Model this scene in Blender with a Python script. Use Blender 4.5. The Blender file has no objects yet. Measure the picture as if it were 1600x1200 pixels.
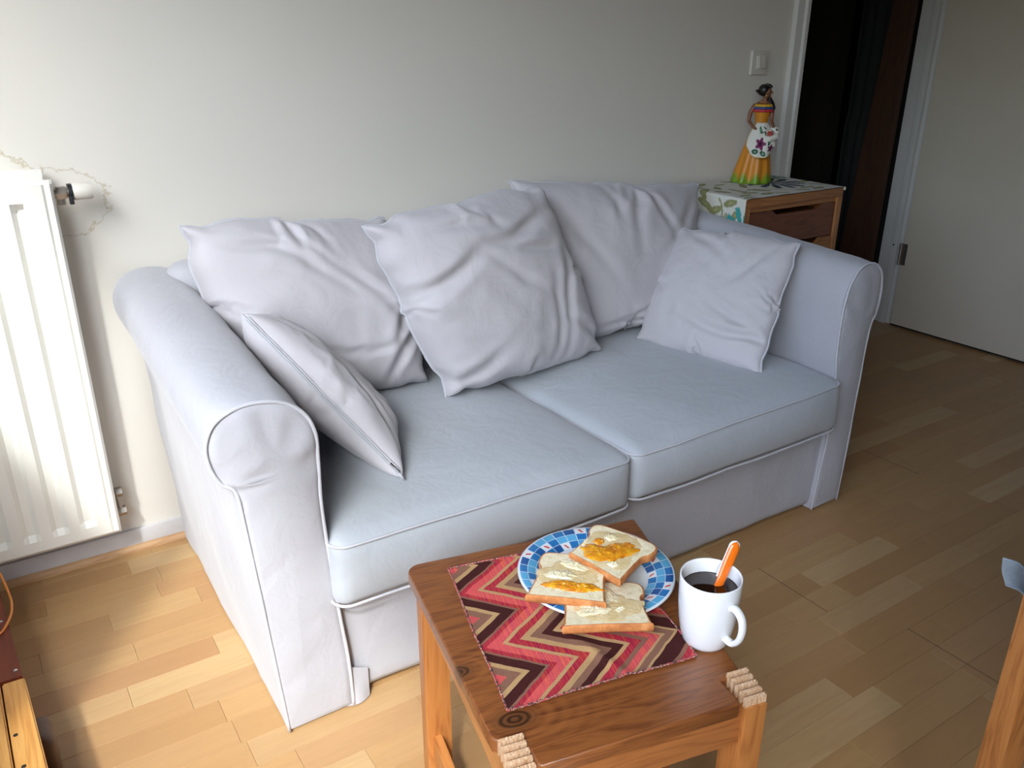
import bpy, bmesh, math, random
import numpy as np
from mathutils import Vector, Matrix, noise, Quaternion
random.seed(4)
S = bpy.context.scene
COL = S.collection
PI = math.pi

# ---------------------------------------------------------------- camera
pitch, yaw, roll = math.radians(22.104), math.radians(33.091), math.radians(-0.186)
cd = bpy.data.cameras.new('camera')
cd.sensor_fit = 'HORIZONTAL'; cd.sensor_width = 36.0; cd.lens = 1300.0 / 1600.0 * 36.0
cd.clip_start = 0.02
cam = bpy.data.objects.new('camera', cd); COL.objects.link(cam)
cy, sy, cp, sp = math.cos(yaw), math.sin(yaw), math.cos(pitch), math.sin(pitch)
fw = Vector((sy * cp, cy * cp, -sp)); rt = Vector((cy, -sy, 0.0)); dn = fw.cross(rt)
rt2 = rt * math.cos(roll) + dn * math.sin(roll); dn2 = -rt * math.sin(roll) + dn * math.cos(roll)
cam.matrix_world = Matrix(((rt2.x, -dn2.x, -fw.x, 0.0), (rt2.y, -dn2.y, -fw.y, 0.0), (rt2.z, -dn2.z, -fw.z, 1.25), (0, 0, 0, 1)))
S.camera = cam

# ---------------------------------------------------------------- light and exposure
S.view_settings.view_transform = 'Standard'
S.view_settings.look = 'None'
S.view_settings.gamma = 1.0
S.view_settings.use_curve_mapping = False
S.view_settings.exposure = 0.10
wd = bpy.data.worlds.new('sky'); S.world = wd; wd.use_nodes = True
bg = wd.node_tree.nodes['Background']
# hazy sky with the glow around the veiled sun
_t = wd.node_tree; sk_ = _t.nodes.new('ShaderNodeTexSky'); sk_.sky_type = 'NISHITA'; sk_.sun_disc = False
sk_.sun_elevation = math.radians(45.0); sk_.sun_rotation = math.atan2(-0.57, -0.82); sk_.air_density = 1.2; sk_.dust_density = 6.0; sk_.ozone_density = 1.5
wb_ = _t.nodes.new('ShaderNodeVectorMath'); wb_.operation = 'MULTIPLY'; wb_.inputs[1].default_value = (0.81, 0.98, 1.20)   # camera white balance
_t.links.new(sk_.outputs[0], wb_.inputs[0]); _t.links.new(wb_.outputs[0], bg.inputs[0]); bg.inputs[1].default_value = 0.76

sl = bpy.data.lights.new('sun', 'SUN'); sl.energy = 3.4; sl.angle = math.radians(3.2); sl.color = (0.96, 1.0, 1.0)
sun = bpy.data.objects.new('sun', sl); COL.objects.link(sun)
sun.rotation_euler = Vector((-0.57, -0.82, 1.0)).to_track_quat('Z', 'Y').to_euler()
sun.location = (-3, -4, 4)

pl = bpy.data.lights.new('window_portal', 'AREA'); pl.shape = 'RECTANGLE'; pl.size = 3.0; pl.size_y = 1.52
pl.cycles.is_portal = True
po = bpy.data.objects.new('window_portal', pl); COL.objects.link(po)
po.location = (-0.60, 0.25, 1.58); po.rotation_euler = Vector((-1, 0, 0)).to_track_quat('Z', 'Y').to_euler()

# ---------------------------------------------------------------- material helpers
class NT:
    def __init__(s, name):
        s.m = bpy.data.materials.new(name); s.m.use_nodes = True
        s.t = s.m.node_tree; s.b = s.t.nodes['Principled BSDF']
    def n(s, typ, **k):
        nd = s.t.nodes.new(typ)
        for a, v in k.items(): setattr(nd, a, v)
        return nd
    def l(s, a, b): s.t.links.new(a, b)
    def val(s, sock, v):
        if hasattr(v, 'is_output') or isinstance(v, bpy.types.NodeSocket): s.l(v, sock)
        else: sock.default_value = v
    def math(s, op, a, b=0.0, c=None, clamp=False):
        nd = s.n('ShaderNodeMath', operation=op); nd.use_clamp = clamp
        s.val(nd.inputs[0], a); s.val(nd.inputs[1], b)
        if c is not None: s.val(nd.inputs[2], c)
        return nd.outputs[0]
    def mix(s, f, a, b):
        nd = s.n('ShaderNodeMix', data_type='RGBA')
        s.val(nd.inputs[0], f); s.val(nd.inputs[6], a); s.val(nd.inputs[7], b)
        return nd.outputs[2]
    def ramp(s, f, stops, const=False):
        nd = s.n('ShaderNodeValToRGB'); cr = nd.color_ramp
        if const: cr.interpolation = 'CONSTANT'
        while len(cr.elements) < len(stops): cr.elements.new(1.0)
        for e, (p, c) in zip(cr.elements, stops): e.position = p; e.color = c4(c)
        s.val(nd.inputs[0], f); return nd.outputs[0]
    def coords(s, kind='Object', scale=(1, 1, 1), loc=(0, 0, 0), rot=(0, 0, 0)):
        tc = s.n('ShaderNodeTexCoord'); mp = s.n('ShaderNodeMapping')
        mp.inputs[1].default_value = loc; mp.inputs[2].default_value = rot; mp.inputs[3].default_value = scale
        s.l(tc.outputs[kind], mp.inputs[0]); return mp.outputs[0]
    def noise(s, vec, scale, detail=3, rough=0.55, dist=0.0):
        nd = s.n('ShaderNodeTexNoise')
        nd.inputs['Scale'].default_value = scale; nd.inputs['Detail'].default_value = detail
        nd.inputs['Roughness'].default_value = rough; nd.inputs['Distortion'].default_value = dist
        if vec is not None: s.l(vec, nd.inputs['Vector'])
        return nd.outputs[0]
    def bump(s, h, strength=0.3, dist=0.001, prev=None):
        nd = s.n('ShaderNodeBump'); nd.inputs['Strength'].default_value = strength; nd.inputs['Distance'].default_value = dist
        s.l(h, nd.inputs['Height'])
        if prev is not None: s.l(prev, nd.inputs['Normal'])
        s.l(nd.outputs[0], s.b.inputs['Normal']); return nd.outputs[0]
    def set(s, **k):
        nm = {'base': 'Base Color', 'rough': 'Roughness', 'metal': 'Metallic', 'coat': 'Coat Weight', 'spec': 'Specular IOR Level',
              'sheen': 'Sheen Weight', 'trans': 'Transmission Weight', 'sss': 'Subsurface Weight', 'ior': 'IOR', 'coatr': 'Coat Roughness'}
        for a, v in k.items():
            if a == 'base' and isinstance(v, tuple): v = c4(v)
            s.val(s.b.inputs[nm[a]], v)
        return s

def c4(c): return (c[0], c[1], c[2], 1.0)
def sr(r, g, b):
    f = lambda x: (x / 255 / 12.92) if x / 255 <= 0.04045 else ((x / 255 + 0.055) / 1.055) ** 2.4
    return (f(r), f(g), f(b))

def plain(name, c, rough=0.5, **k):
    t = NT(name); t.set(base=tuple(c), rough=rough, **k); return t.m

def mottled(name, c1, c2, scale=4, rough=0.6, bump=0.0, bscale=200, **k):
    t = NT(name); v = t.coords()
    t.set(base=t.ramp(t.noise(v, scale, 4), [(0.3, c1), (0.7, c2)]), rough=rough, **k)
    if bump: t.bump(t.noise(v, bscale, 2), bump, 0.001)
    return t.m

def wood(name, ca, cb, cc, grain=(1.2, 14, 14), rough=0.42, coat=0.15, bump=0.15, rings=1.0, knots=(), rnd=False, coords='Object'):
    """pine: long-stretched noise bands along the first axis of `grain` with the smallest scale"""
    t = NT(name); tc = t.n('ShaderNodeTexCoord'); vec = tc.outputs[coords]
    kd = None
    for (kx, ky, kr) in knots:
        sb = t.n('ShaderNodeVectorMath', operation='SUBTRACT'); t.l(vec, sb.inputs[0]); sb.inputs[1].default_value = (kx, ky, 0)
        sc = t.n('ShaderNodeVectorMath', operation='MULTIPLY'); t.l(sb.outputs[0], sc.inputs[0]); sc.inputs[1].default_value = (0.62 / kr, 1.0 / kr, 0)
        ln = t.n('ShaderNodeVectorMath', operation='LENGTH'); t.l(sc.outputs[0], ln.inputs[0])
        kd = ln.outputs['Value'] if kd is None else t.math('MINIMUM', kd, ln.outputs['Value'])
    mp = t.n('ShaderNodeMapping'); t.l(vec, mp.inputs[0]); mp.inputs[3].default_value = grain
    if rnd:
        oi = t.n('ShaderNodeObjectInfo'); ml = t.n('ShaderNodeVectorMath', operation='SCALE')
        ml.inputs[0].default_value = (7.3, 3.1, 5.7); t.l(oi.outputs['Random'], ml.inputs['Scale']); t.l(ml.outputs[0], mp.inputs[1])
    n1 = t.noise(mp.outputs[0], 2.2, 3, 0.5, 0.6)
    band = t.math('FRACT', t.math('MULTIPLY', n1, 7.0 * rings))
    band = t.math('ABSOLUTE', t.math('SUBTRACT', band, 0.5))
    n2 = t.noise(mp.outputs[0], 11, 3)
    f = t.math('ADD', t.math('MULTIPLY', band, 0.85), t.math('MULTIPLY', n2, 0.55))
    if kd is not None:
        wig = t.math('MULTIPLY', t.math('SINE', t.math('MULTIPLY', kd, 7.0)), t.math('POWER', 2.718, t.math('MULTIPLY', kd, -0.5)))
        f = t.math('ADD', f, t.math('MULTIPLY', wig, 0.35))
    base = t.ramp(f, [(0.15, cc), (0.45, cb), (0.85, ca)])
    if kd is not None:
        ring = t.math('MULTIPLY', t.math('ADD', t.math('SINE', t.math('MULTIPLY', kd, 14.0)), 1.2), 0.45)
        dark = t.mix(ring, c4((0.018, 0.007, 0.003)), c4((0.13, 0.045, 0.014)))
        base = t.mix(t.math('SUBTRACT', 1.9, t.math('MULTIPLY', kd, 1.25), clamp=True), base, dark)
    t.set(base=base, rough=rough, coat=coat, coatr=0.35)
    t.bump(f, bump, 0.0006)
    return t.m

def fabric(name, c1, c2, bump=0.35, weave=1400.0, mscale=3.0):
    t = NT(name); v = t.coords()
    col = t.ramp(t.noise(v, mscale, 4), [(0.3, c1), (0.7, c2)])
    fine = t.noise(t.coords(scale=(1, 1, 3)), 420, 2)
    col = t.mix(t.math('MULTIPLY', fine, 0.16), col, c4((c1[0] * .7, c1[1] * .7, c1[2] * .74)))
    t.set(base=col, rough=0.92, spec=0.2, sheen=0.25)
    b1 = t.bump(t.noise(v, 14, 4, 0.5, 0.6), 0.35, 0.012)
    t.bump(fine, bump, 0.0008, b1)
    return t.m

# ---------------------------------------------------------------- mesh helpers
def lk(o): COL.objects.link(o); return o
def origin(p):
    v = Vector((0, 0, 0))
    while p is not None: v += p.location; p = p.parent
    return v
def part(name, V, F, mat, parent=None, smooth=True, local=False, sharp=None):
    me = bpy.data.meshes.new(name)
    V = np.asarray(V, dtype=float)
    if parent is not None and not local: V = V - np.array(origin(parent))
    me.from_pydata([tuple(map(float, v)) for v in V], [], [tuple(map(int, f)) for f in F]); me.validate()
    bm = bmesh.new(); bm.from_mesh(me); bmesh.ops.recalc_face_normals(bm, faces=bm.faces); bm.to_mesh(me); bm.free()
    if smooth:
        me.polygons.foreach_set('use_smooth', [True] * len(me.polygons))
        if sharp: me.set_sharp_from_angle(angle=math.radians(sharp))
    mats = mat if isinstance(mat, (list, tuple)) else [mat]
    for m in mats: me.materials.append(m)
    o = bpy.data.objects.new(name, me); o.parent = parent
    return lk(o)
def empty(name, loc, rz=0.0):
    o = bpy.data.objects.new(name, None); o.location = loc; o.rotation_euler = (0, 0, rz); o.empty_display_size = 0.05
    return lk(o)
def tag(o, label, cat, group=None):
    o['label'] = label; o['category'] = cat
    if group: o['group'] = group
    return o
def struct(o): o['kind'] = 'structure'; return o

class MB:
    def __init__(s): s.V = []; s.F = []; s.mi = []
    def add(s, V, F, mi=0):
        k = len(s.V); s.V += [tuple(v) for v in V]; s.F += [tuple(i + k for i in f) for f in F]; s.mi += [mi] * len(F); return s
    def box(s, x0, x1, y0, y1, z0, z1, b=0.0, mi=0):
        if b <= 0:
            V = [(x, y, z) for x in (x0, x1) for y in (y0, y1) for z in (z0, z1)]
            F = [(0, 1, 3, 2), (4, 6, 7, 5), (0, 4, 5, 1), (2, 3, 7, 6), (0, 2, 6, 4), (1, 5, 7, 3)]
            return s.add(V, F, mi)
        bm = bmesh.new(); bmesh.ops.create_cube(bm, size=1)
        for v in bm.verts: v.co = Vector(((x0 + x1) / 2 + v.co.x * (x1 - x0), (y0 + y1) / 2 + v.co.y * (y1 - y0), (z0 + z1) / 2 + v.co.z * (z1 - z0)))
        bmesh.ops.bevel(bm, geom=list(bm.edges), offset=b, segments=2, profile=0.7, affect='EDGES')
        return s.bm(bm, mi)
    def bm(s, bm, mi=0):
        bm.verts.ensure_lookup_table(); bm.verts.index_update()
        s.add([v.co[:] for v in bm.verts], [[v.index for v in f.verts] for f in bm.faces], mi); bm.free(); return s
    def tube(s, pts, r, n=8, mi=0, closed=False, caps=True, flat=None):
        V, F = tube(pts, r, n, closed, caps, flat); return s.add(V, F, mi)
    def lathe(s, prof, n=32, c=(0, 0, 0), mi=0, fn=None):
        V = []; F = []; m = len(prof)
        for i in range(n):
            a = 2 * PI * i / n
            for (r, z) in prof:
                rr = r if fn is None else fn(r, z, a)
                V.append((c[0] + rr * math.cos(a), c[1] + rr * math.sin(a), c[2] + z))
        for i in range(n):
            j = (i + 1) % n
            for k in range(m - 1): F.append((i * m + k, j * m + k, j * m + k + 1, i * m + k + 1))
        return s.add(V, F, mi)
    def build(s, name, mat, parent=None, smooth=True, sharp=35, local=False, tf=None):
        V = s.V if tf is None else [tuple(tf @ Vector(v)) for v in s.V]
        o = part(name, V, s.F, mat, parent, smooth, local, sharp)
        if any(s.mi) and len(o.data.polygons) == len(s.mi): o.data.polygons.foreach_set('material_index', s.mi)
        return o

def tube(pts, r, n=8, closed=False, caps=True, flat=None):
    P = [Vector(p) for p in pts]; m = len(P); V = []; F = []
    R = r if isinstance(r, (list, tuple)) else [r] * m
    T = []
    for i in range(m):
        a = P[(i - 1) % m] if (closed or i > 0) else P[i]; b = P[(i + 1) % m] if (closed or i < m - 1) else P[i]
        t = (b - a); T.append(t.normalized() if t.length > 1e-9 else Vector((0, 0, 1)))
    up = Vector((0, 0, 1)) if abs(T[0].z) < 0.9 else Vector((1, 0, 0))
    nx = T[0].cross(up).normalized()
    for i in range(m):
        nx = (nx - T[i] * nx.dot(T[i]))
        nx = nx.normalized() if nx.length > 1e-6 else T[i].orthogonal().normalized()
        ny = T[i].cross(nx)
        fl = 1.0 if flat is None else flat
        for k in range(n):
            a = 2 * PI * k / n; V.append(tuple(P[i] + nx * math.cos(a) * R[i] + ny * math.sin(a) * R[i] * fl))
    q = m if closed else m - 1
    for i in range(q):
        j = (i + 1) % m
        for k in range(n): F.append((i * n + k, i * n + (k + 1) % n, j * n + (k + 1) % n, j * n + k))
    if caps and not closed: F.append(tuple(range(n))); F.append(tuple((m - 1) * n + k for k in range(n)))
    return V, F

def spline(pts, n, closed=False):
    P = [np.array(p, float) for p in pts]; m = len(P); out = []
    segs = m if closed else m - 1
    g = (lambda i: P[i % m]) if closed else (lambda i: P[min(max(i, 0), m - 1)])
    for s_ in range(segs):
        p0, p1, p2, p3 = g(s_ - 1), g(s_), g(s_ + 1), g(s_ + 2)
        for k in range(n):
            t = k / n
            out.append(0.5 * ((2 * p1) + (-p0 + p2) * t + (2 * p0 - 5 * p1 + 4 * p2 - p3) * t * t + (-p0 + 3 * p1 - 3 * p2 + p3) * t ** 3))
    if not closed: out.append(P[-1])
    return out

def rbox(x0, x1, y0, y1, z0, z1, r, n=(24, 24, 10), fn=None):
    """rounded box with an even grid, vertices may be moved by fn(x,y,z,u,v,w)"""
    V = []; F = []; idx = {}
    def vid(i, j, k):
        if (i, j, k) not in idx:
            u, v, w = i / n[0] * 2 - 1, j / n[1] * 2 - 1, k / n[2] * 2 - 1
            p = [(x0 + x1) / 2 + u * (x1 - x0) / 2, (y0 + y1) / 2 + v * (y1 - y0) / 2, (z0 + z1) / 2 + w * (z1 - z0) / 2]
            q = [min(max(p[0], x0 + r), x1 - r), min(max(p[1], y0 + r), y1 - r), min(max(p[2], z0 + r), z1 - r)]
            d = Vector(p) - Vector(q)
            if d.length > 1e-9: p = list(Vector(q) + d.normalized() * r)
            if fn: p = fn(p[0], p[1], p[2], u, v, w)
            idx[(i, j, k)] = len(V); V.append(tuple(p))
        return idx[(i, j, k)]
    for a in range(n[0]):
        for b in range(n[1]):
            for k in (0, n[2]): F.append((vid(a, b, k), vid(a + 1, b, k), vid(a + 1, b + 1, k), vid(a, b + 1, k)))
    for a in range(n[0]):
        for c in range(n[2]):
            for j in (0, n[1]): F.append((vid(a, j, c), vid(a + 1, j, c), vid(a + 1, j, c + 1), vid(a, j, c + 1)))
    for b in range(n[1]):
        for c in range(n[2]):
            for i in (0, n[0]): F.append((vid(i, b, c), vid(i, b + 1, c), vid(i, b + 1, c + 1), vid(i, b, c + 1)))
    return V, F

def nz(x, y, z, s=1.0): return noise.noise(Vector((x * s, y * s, z * s)))

# ---------------------------------------------------------------- materials
# wall paint with the tide line of an old damp stain above the radiator
def wall_paint(stain=False):
    t = NT('wall_paint'); g = t.n('ShaderNodeNewGeometry'); v = g.outputs['Position']
    base = t.ramp(t.noise(v, 0.9, 3), [(0.3, (0.70, 0.665, 0.60)), (0.7, (0.75, 0.715, 0.65))])
    mark = t.ramp(t.noise(v, 7, 5, 0.6), [(0.70, (0, 0, 0)), (0.80, (1, 1, 1))])
    base = t.mix(t.math('MULTIPLY', mark, 0.25), base, c4((0.45, 0.42, 0.37)))
    if stain:
        sx = t.n('ShaderNodeSeparateXYZ'); t.l(v, sx.inputs[0])
        nn = t.math('SUBTRACT', t.noise(v, 30, 4, 0.62), 0.5)
        d = None
        for (cx, cz, a, b) in ((-0.02, 0.93, 0.22, 0.105), (0.17, 0.92, 0.105, 0.075)):
            dx = t.math('DIVIDE', t.math('SUBTRACT', sx.outputs[0], cx), a); dz = t.math('DIVIDE', t.math('SUBTRACT', sx.outputs[2], cz), b)
            q = t.math('SQRT', t.math('ADD', t.math('MULTIPLY', dx, dx), t.math('MULTIPLY', dz, dz)))
            d = q if d is None else t.math('MINIMUM', d, q)
        d = t.math('ADD', d, t.math('MULTIPLY', nn, 0.75))
        ring = t.math('SUBTRACT', 1.0, t.math('MULTIPLY', t.math('ABSOLUTE', t.math('SUBTRACT', d, 1.0)), 28.0), clamp=True)
        base = t.mix(t.math('MULTIPLY', ring, 0.55), base, c4((0.42, 0.31, 0.14)))
    t.set(base=base, rough=0.85, spec=0.25)
    t.bump(t.noise(v, 260, 2), 0.12, 0.0008)
    return t.m
M_wall = wall_paint(True)
M_wall2 = wall_paint(False)
M_far = mottled('low_bounce_wall', (0.22, 0.19, 0.155), (0.26, 0.225, 0.185), 2, 0.9)  # unseen wall, coloured dark to cut bounced light
M_ceil = mottled('ceiling_paint', (0.30, 0.28, 0.25), (0.33, 0.31, 0.28), 2, 0.9)  # ceiling out of view, toned down so it bounces less light
M_white = mottled('white_gloss_paint', (0.62, 0.61, 0.585), (0.66, 0.65, 0.62), 6, 0.4)
M_skirt = mottled('skirting_paint', (0.55, 0.54, 0.55), (0.62, 0.61, 0.62), 20, 0.5)
M_rad = mottled('radiator_enamel', (0.80, 0.79, 0.72), (0.83, 0.82, 0.76), 5, 0.32, coat=0.2)
M_darkgap = plain('dark_gap', (0.02, 0.016, 0.012), 0.9)
M_passage_shade = mottled('passage_wall_shade', (0.020, 0.017, 0.013), (0.028, 0.023, 0.017), 3, 0.9)  # wall colour darkened to stand in for the unlit passage
M_passage_shade_b = mottled('passage_deep_shade', (0.004, 0.004, 0.004), (0.006, 0.006, 0.006), 3, 0.95)  # near-black colour carries the deepest shade of the passage
M_brass = plain('dull_steel', (0.42, 0.38, 0.33), 0.38, metal=0.9)
M_chrome = plain('steel', (0.6, 0.6, 0.6), 0.25, metal=1.0)
M_black = plain('black_plastic', (0.012, 0.012, 0.014), 0.5)
M_plastic = mottled('white_plastic', (0.66, 0.63, 0.56), (0.70, 0.67, 0.60), 6, 0.35)
M_sofa = fabric('lilac_grey_cotton', (0.435, 0.43, 0.462), (0.475, 0.47, 0.502))
M_sofa2 = fabric('grey_cotton_seat', (0.42, 0.445, 0.475), (0.46, 0.485, 0.515))
M_cush = fabric('pale_grey_cotton', (0.51, 0.485, 0.505), (0.56, 0.535, 0.555))
M_pipe = fabric('piping_cotton', (0.50, 0.50, 0.53), (0.54, 0.535, 0.57))
M_pine = wood('orange_pine', (0.46, 0.185, 0.048), (0.40, 0.145, 0.034), (0.26, 0.080, 0.018), (14, 14, 1.2))
M_pine_x = wood('orange_pine_rail', (0.40, 0.150, 0.042), (0.33, 0.115, 0.030), (0.19, 0.055, 0.013), (1.2, 14, 14))
M_pine_y = wood('orange_pine_side_rail', (0.52, 0.215, 0.058), (0.45, 0.17, 0.042), (0.28, 0.085, 0.020), (14, 1.2, 14))
M_top = wood('table_top_pine', (0.26, 0.088, 0.022), (0.205, 0.066, 0.017), (0.11, 0.030, 0.008), (1.6, 16, 16), rough=0.33, coat=0.25,
             knots=((0.046, -0.366, 0.0145), (0.004, -0.262, 0.012)))
M_cut = wood('pale_cut_wood', (0.66, 0.50, 0.36), (0.56, 0.34, 0.18), (0.36, 0.17, 0.07), (60, 60, 6), rough=0.8, coat=0, bump=0.05, rings=1)
M_cab = wood('cabinet_pine', (0.40, 0.175, 0.060), (0.34, 0.135, 0.042), (0.22, 0.075, 0.022), (1.0, 12, 12), rough=0.5)
M_cab_d = wood('cabinet_dark_drawer', (0.175, 0.055, 0.020), (0.145, 0.042, 0.015), (0.085, 0.022, 0.008), (1.0, 12, 12), rough=0.45)
M_bench = wood('yellow_pine', (0.68, 0.36, 0.10), (0.60, 0.28, 0.06), (0.45, 0.18, 0.035), (14, 1.0, 14), rough=0.4)
M_red = wood('red_brown_board', (0.19, 0.030, 0.006), (0.15, 0.022, 0.004), (0.10, 0.013, 0.003), (8, 1.5, 8), rough=0.55, coat=0)
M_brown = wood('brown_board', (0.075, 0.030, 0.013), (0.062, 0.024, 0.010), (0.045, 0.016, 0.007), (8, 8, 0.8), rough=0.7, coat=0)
M_dkbrown = mottled('dark_brown_plastic', (0.10, 0.055, 0.035), (0.13, 0.07, 0.045), 20, 0.5)

def plank_mat():
    t = NT('laminate_strip'); oi = t.n('ShaderNodeObjectInfo'); r = oi.outputs['Random']
    tc = t.n('ShaderNodeTexCoord')
    sc = t.n('ShaderNodeVectorMath', operation='SCALE'); sc.inputs[0].default_value = (31.0, 17.0, 5.0); t.l(r, sc.inputs['Scale'])
    ad = t.n('ShaderNodeVectorMath', operation='ADD'); t.l(tc.outputs['Object'], ad.inputs[0]); t.l(sc.outputs[0], ad.inputs[1])
    mp = t.n('ShaderNodeMapping'); t.l(ad.outputs[0], mp.inputs[0]); mp.inputs[3].default_value = (2.2, 22, 1)
    n1 = t.noise(mp.outputs[0], 2.5, 5, 0.6, 0.5); n2 = t.noise(mp.outputs[0], 22, 3)
    base = t.ramp(r, [(0.0, (0.460, 0.281, 0.122)), (0.22, (0.423, 0.239, 0.101)), (0.42, (0.386, 0.210, 0.084)), (0.60, (0.451, 0.269, 0.115)),
                      (0.78, (0.386, 0.202, 0.087)), (0.88, (0.497, 0.328, 0.158))])
    base = t.mix(t.math('MULTIPLY', t.ramp(n1, [(0.4, (0, 0, 0)), (0.7, (1, 1, 1))]), 0.28), base, c4((0.304, 0.155, 0.063)))
    base = t.mix(t.math('MULTIPLY', n2, 0.16), base, c4((0.552, 0.370, 0.196)))
    t.set(base=base, rough=0.42, spec=0.4); t.bump(n2, 0.06, 0.0004)
    return t.m
M_plank = plank_mat()

# ---------------------------------------------------------------- the room
YW = 2.14
XR = 3.67
mb = MB().box(-0.8, 5.1, -1.8, 3.7, -0.10, -0.006)
floor = struct(mb.build('floor', plain('subfloor', (0.10, 0.06, 0.035), 0.9), smooth=False))
# laminate strips, each its own object
PW = 0.0707; Y0 = 0.606 - PW * 12
strips = {}
def strip_mesh(L):
    if L not in strips:
        m = MB(); g = 0.0002
        bm = bmesh.new(); bmesh.ops.create_cube(bm, size=1)
        for v in bm.verts: v.co = Vector((v.co.x * (L - 2 * g) + L / 2, v.co.y * (PW - 2 * g) + PW / 2, v.co.z * 0.006 - 0.003))
        bmesh.ops.bevel(bm, geom=[e for e in bm.edges if all(v.co.z > -0.001 for v in e.verts)], offset=0.0005, segments=1, affect='EDGES')
        m.bm(bm); me = bpy.data.meshes.new('floor_strip')
        me.from_pydata(m.V, [], m.F); me.materials.append(M_plank); strips[L] = me
    return strips[L]
rest = MB()
rnd = random.Random(11)
ends = {}
def seen(x0, x1, y0, y1):
    # pieces in the open part of the floor are single objects, those hidden far away are joined
    return (x1 > -0.30 and x0 < 3.66 and y1 > 0.05 and y0 < 2.2 and not (0.55 < x0 and x1 < 1.85 and y0 > 1.45)
            and y0 > 0.05 + max(0, (0.9 - x1)) * 0.55 and x0 < 1.6 + y1 * 1.35)
n_s = 0
for row in range(0, 60):
    ya = Y0 + row * PW
    if ya > 3.3: break
    x = -0.75 - rnd.random() * 0.3
    if row % 3 == 0: xo = -0.78 - rnd.random() * 0.5
    k = 0
    while x < 3.75:
        L = rnd.choice([0.20, 0.26, 0.32, 0.38, 0.44])
        if row in (17, 18, 19) and x < 1.53 < x + L + 0.12: L = None if False else L
        if seen(x, x + L, ya, ya + PW) and n_s < 298:
            o = bpy.data.objects.new('floor_strip', strip_mesh(L)); o.location = (x, ya, 0); o.parent = floor; lk(o); n_s += 1
        else: rest.box(x + 0.0002, x + L - 0.0002, ya + 0.0002, ya + PW - 0.0002, -0.006, -0.0002)
        x += L
ro = rest.build('floor_strip', mottled('laminate_far', (0.42, 0.26, 0.13), (0.50, 0.33, 0.17), 5, 0.45), floor, smooth=False); ro['kind'] = 'stuff'
# dark end joints between whole laminate boards
mj = MB()
for (xj, ya, yb) in ((1.527, 0.960, 1.172), (1.632, 0.607, 0.818), (2.35, 1.25, 1.46)):
    mj.box(xj - 0.0007, xj + 0.0007, ya, yb, -0.004, 0.00025)
mj.build('board_joint', M_darkgap, floor, smooth=False)

struct(MB().box(-0.8, 2.60, YW, YW + 0.12, 0, 2.5).build('wall_back', M_wall, smooth=False))
struct(MB().box(XR, XR + 0.12, -1.6, 2.235, 2.08, 2.5).box(XR, XR + 0.12, -1.6, 1.40, 0, 2.08).build('wall_right', M_wall2, smooth=False))
struct(MB().box(-0.8, 3.9, -1.72, -1.6, 0, 2.5).build('wall_front', M_far, smooth=False))
XL = -0.50   # outer wall on the left: glazed balcony door and beside it a window above a high sill
wl = MB()
wl.box(XL - 0.12, XL, -1.6, -1.25, 0, 2.5).box(XL - 0.12, XL, 1.75, 2.26, 0, 2.5).box(XL - 0.12, XL, 0.90, 1.75, 0, 1.21).box(XL - 0.12, XL, -1.25, 1.75, 2.33, 2.5)
struct(wl.build('wall_left', M_wall2, smooth=False))
struct(MB().box(-0.8, 5.1, -1.8, 3.7, 2.5, 2.6).build('ceiling', M_ceil, smooth=False))
def frame_(y0, y1, z0, z1, w=0.04):
    return MB().box(XL - 0.08, XL - 0.02, y0, y1, z0, z0 + w).box(XL - 0.08, XL - 0.02, y0, y1, z1 - w, z1).box(XL - 0.08, XL - 0.02, y0, y0 + w, z0 + w, z1 - w).box(XL - 0.08, XL - 0.02, y1 - w, y1, z0 + w, z1 - w)
wn = struct(frame_(0.90, 1.75, 1.21, 2.33, 0.03).build('window_1', M_white, smooth=False))
wn2 = struct(frame_(-1.25, 0.90, 0.0, 2.33, 0.03).build('door_2', M_white, smooth=False))
tg = NT('window_glass'); o_ = tg.t.nodes['Material Output']
tr = tg.n('ShaderNodeBsdfTransparent'); gl = tg.n('ShaderNodeBsdfGlossy'); gl.inputs['Roughness'].default_value = 0.02
mx = tg.n('ShaderNodeMixShader'); mx.inputs[0].default_value = 0.05
tg.l(tr.outputs[0], mx.inputs[1]); tg.l(gl.outputs[0], mx.inputs[2]); tg.l(mx.outputs[0], o_.inputs[0])
MB().box(XL - 0.054, XL - 0.050, 0.93, 1.72, 1.24, 2.30).build('pane', tg.m, wn, smooth=False)
MB().box(XL - 0.054, XL - 0.050, -1.22, 0.87, 0.83, 2.30).build('pane', tg.m, wn2, smooth=False)
MB().box(XL - 0.075, XL - 0.03, -1.23, 0.88, 0.02, 0.83).build('shade_panel', M_white, wn2, smooth=False)  # unseen panel added to the door to darken the floor on the right

# passage behind the opening at the right end of the back wall
struct(MB().box(2.60, 2.64, YW + 0.0, 3.5, 0, 2.5).build('wall_passage_left', M_passage_shade, smooth=False))
struct(MB().box(2.5, 3.9, 3.5, 3.6, 0, 2.5).build('wall_passage_end', M_passage_shade_b, smooth=False))
struct(MB().box(XR + 0.02, XR + 0.12, 2.235, 2.56, 0, 2.5).build('wall_passage_right', M_passage_shade_b, smooth=False))
struct(MB().box(XR + 0.02, XR + 0.12, 2.79, 3.6, 0, 2.5).build('wall_passage_far', M_passage_shade, smooth=False))
struct(MB().box(XR + 0.12, XR + 1.2, 2.235, 2.30, 0, 2.5).box(XR + 0.12, XR + 1.2, 3.3, 3.4, 0, 2.5).box(XR + 1.2, XR + 1.3, 2.235, 3.4, 0, 2.5).build('wall_closet', M_passage_shade_b, smooth=False))

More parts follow.
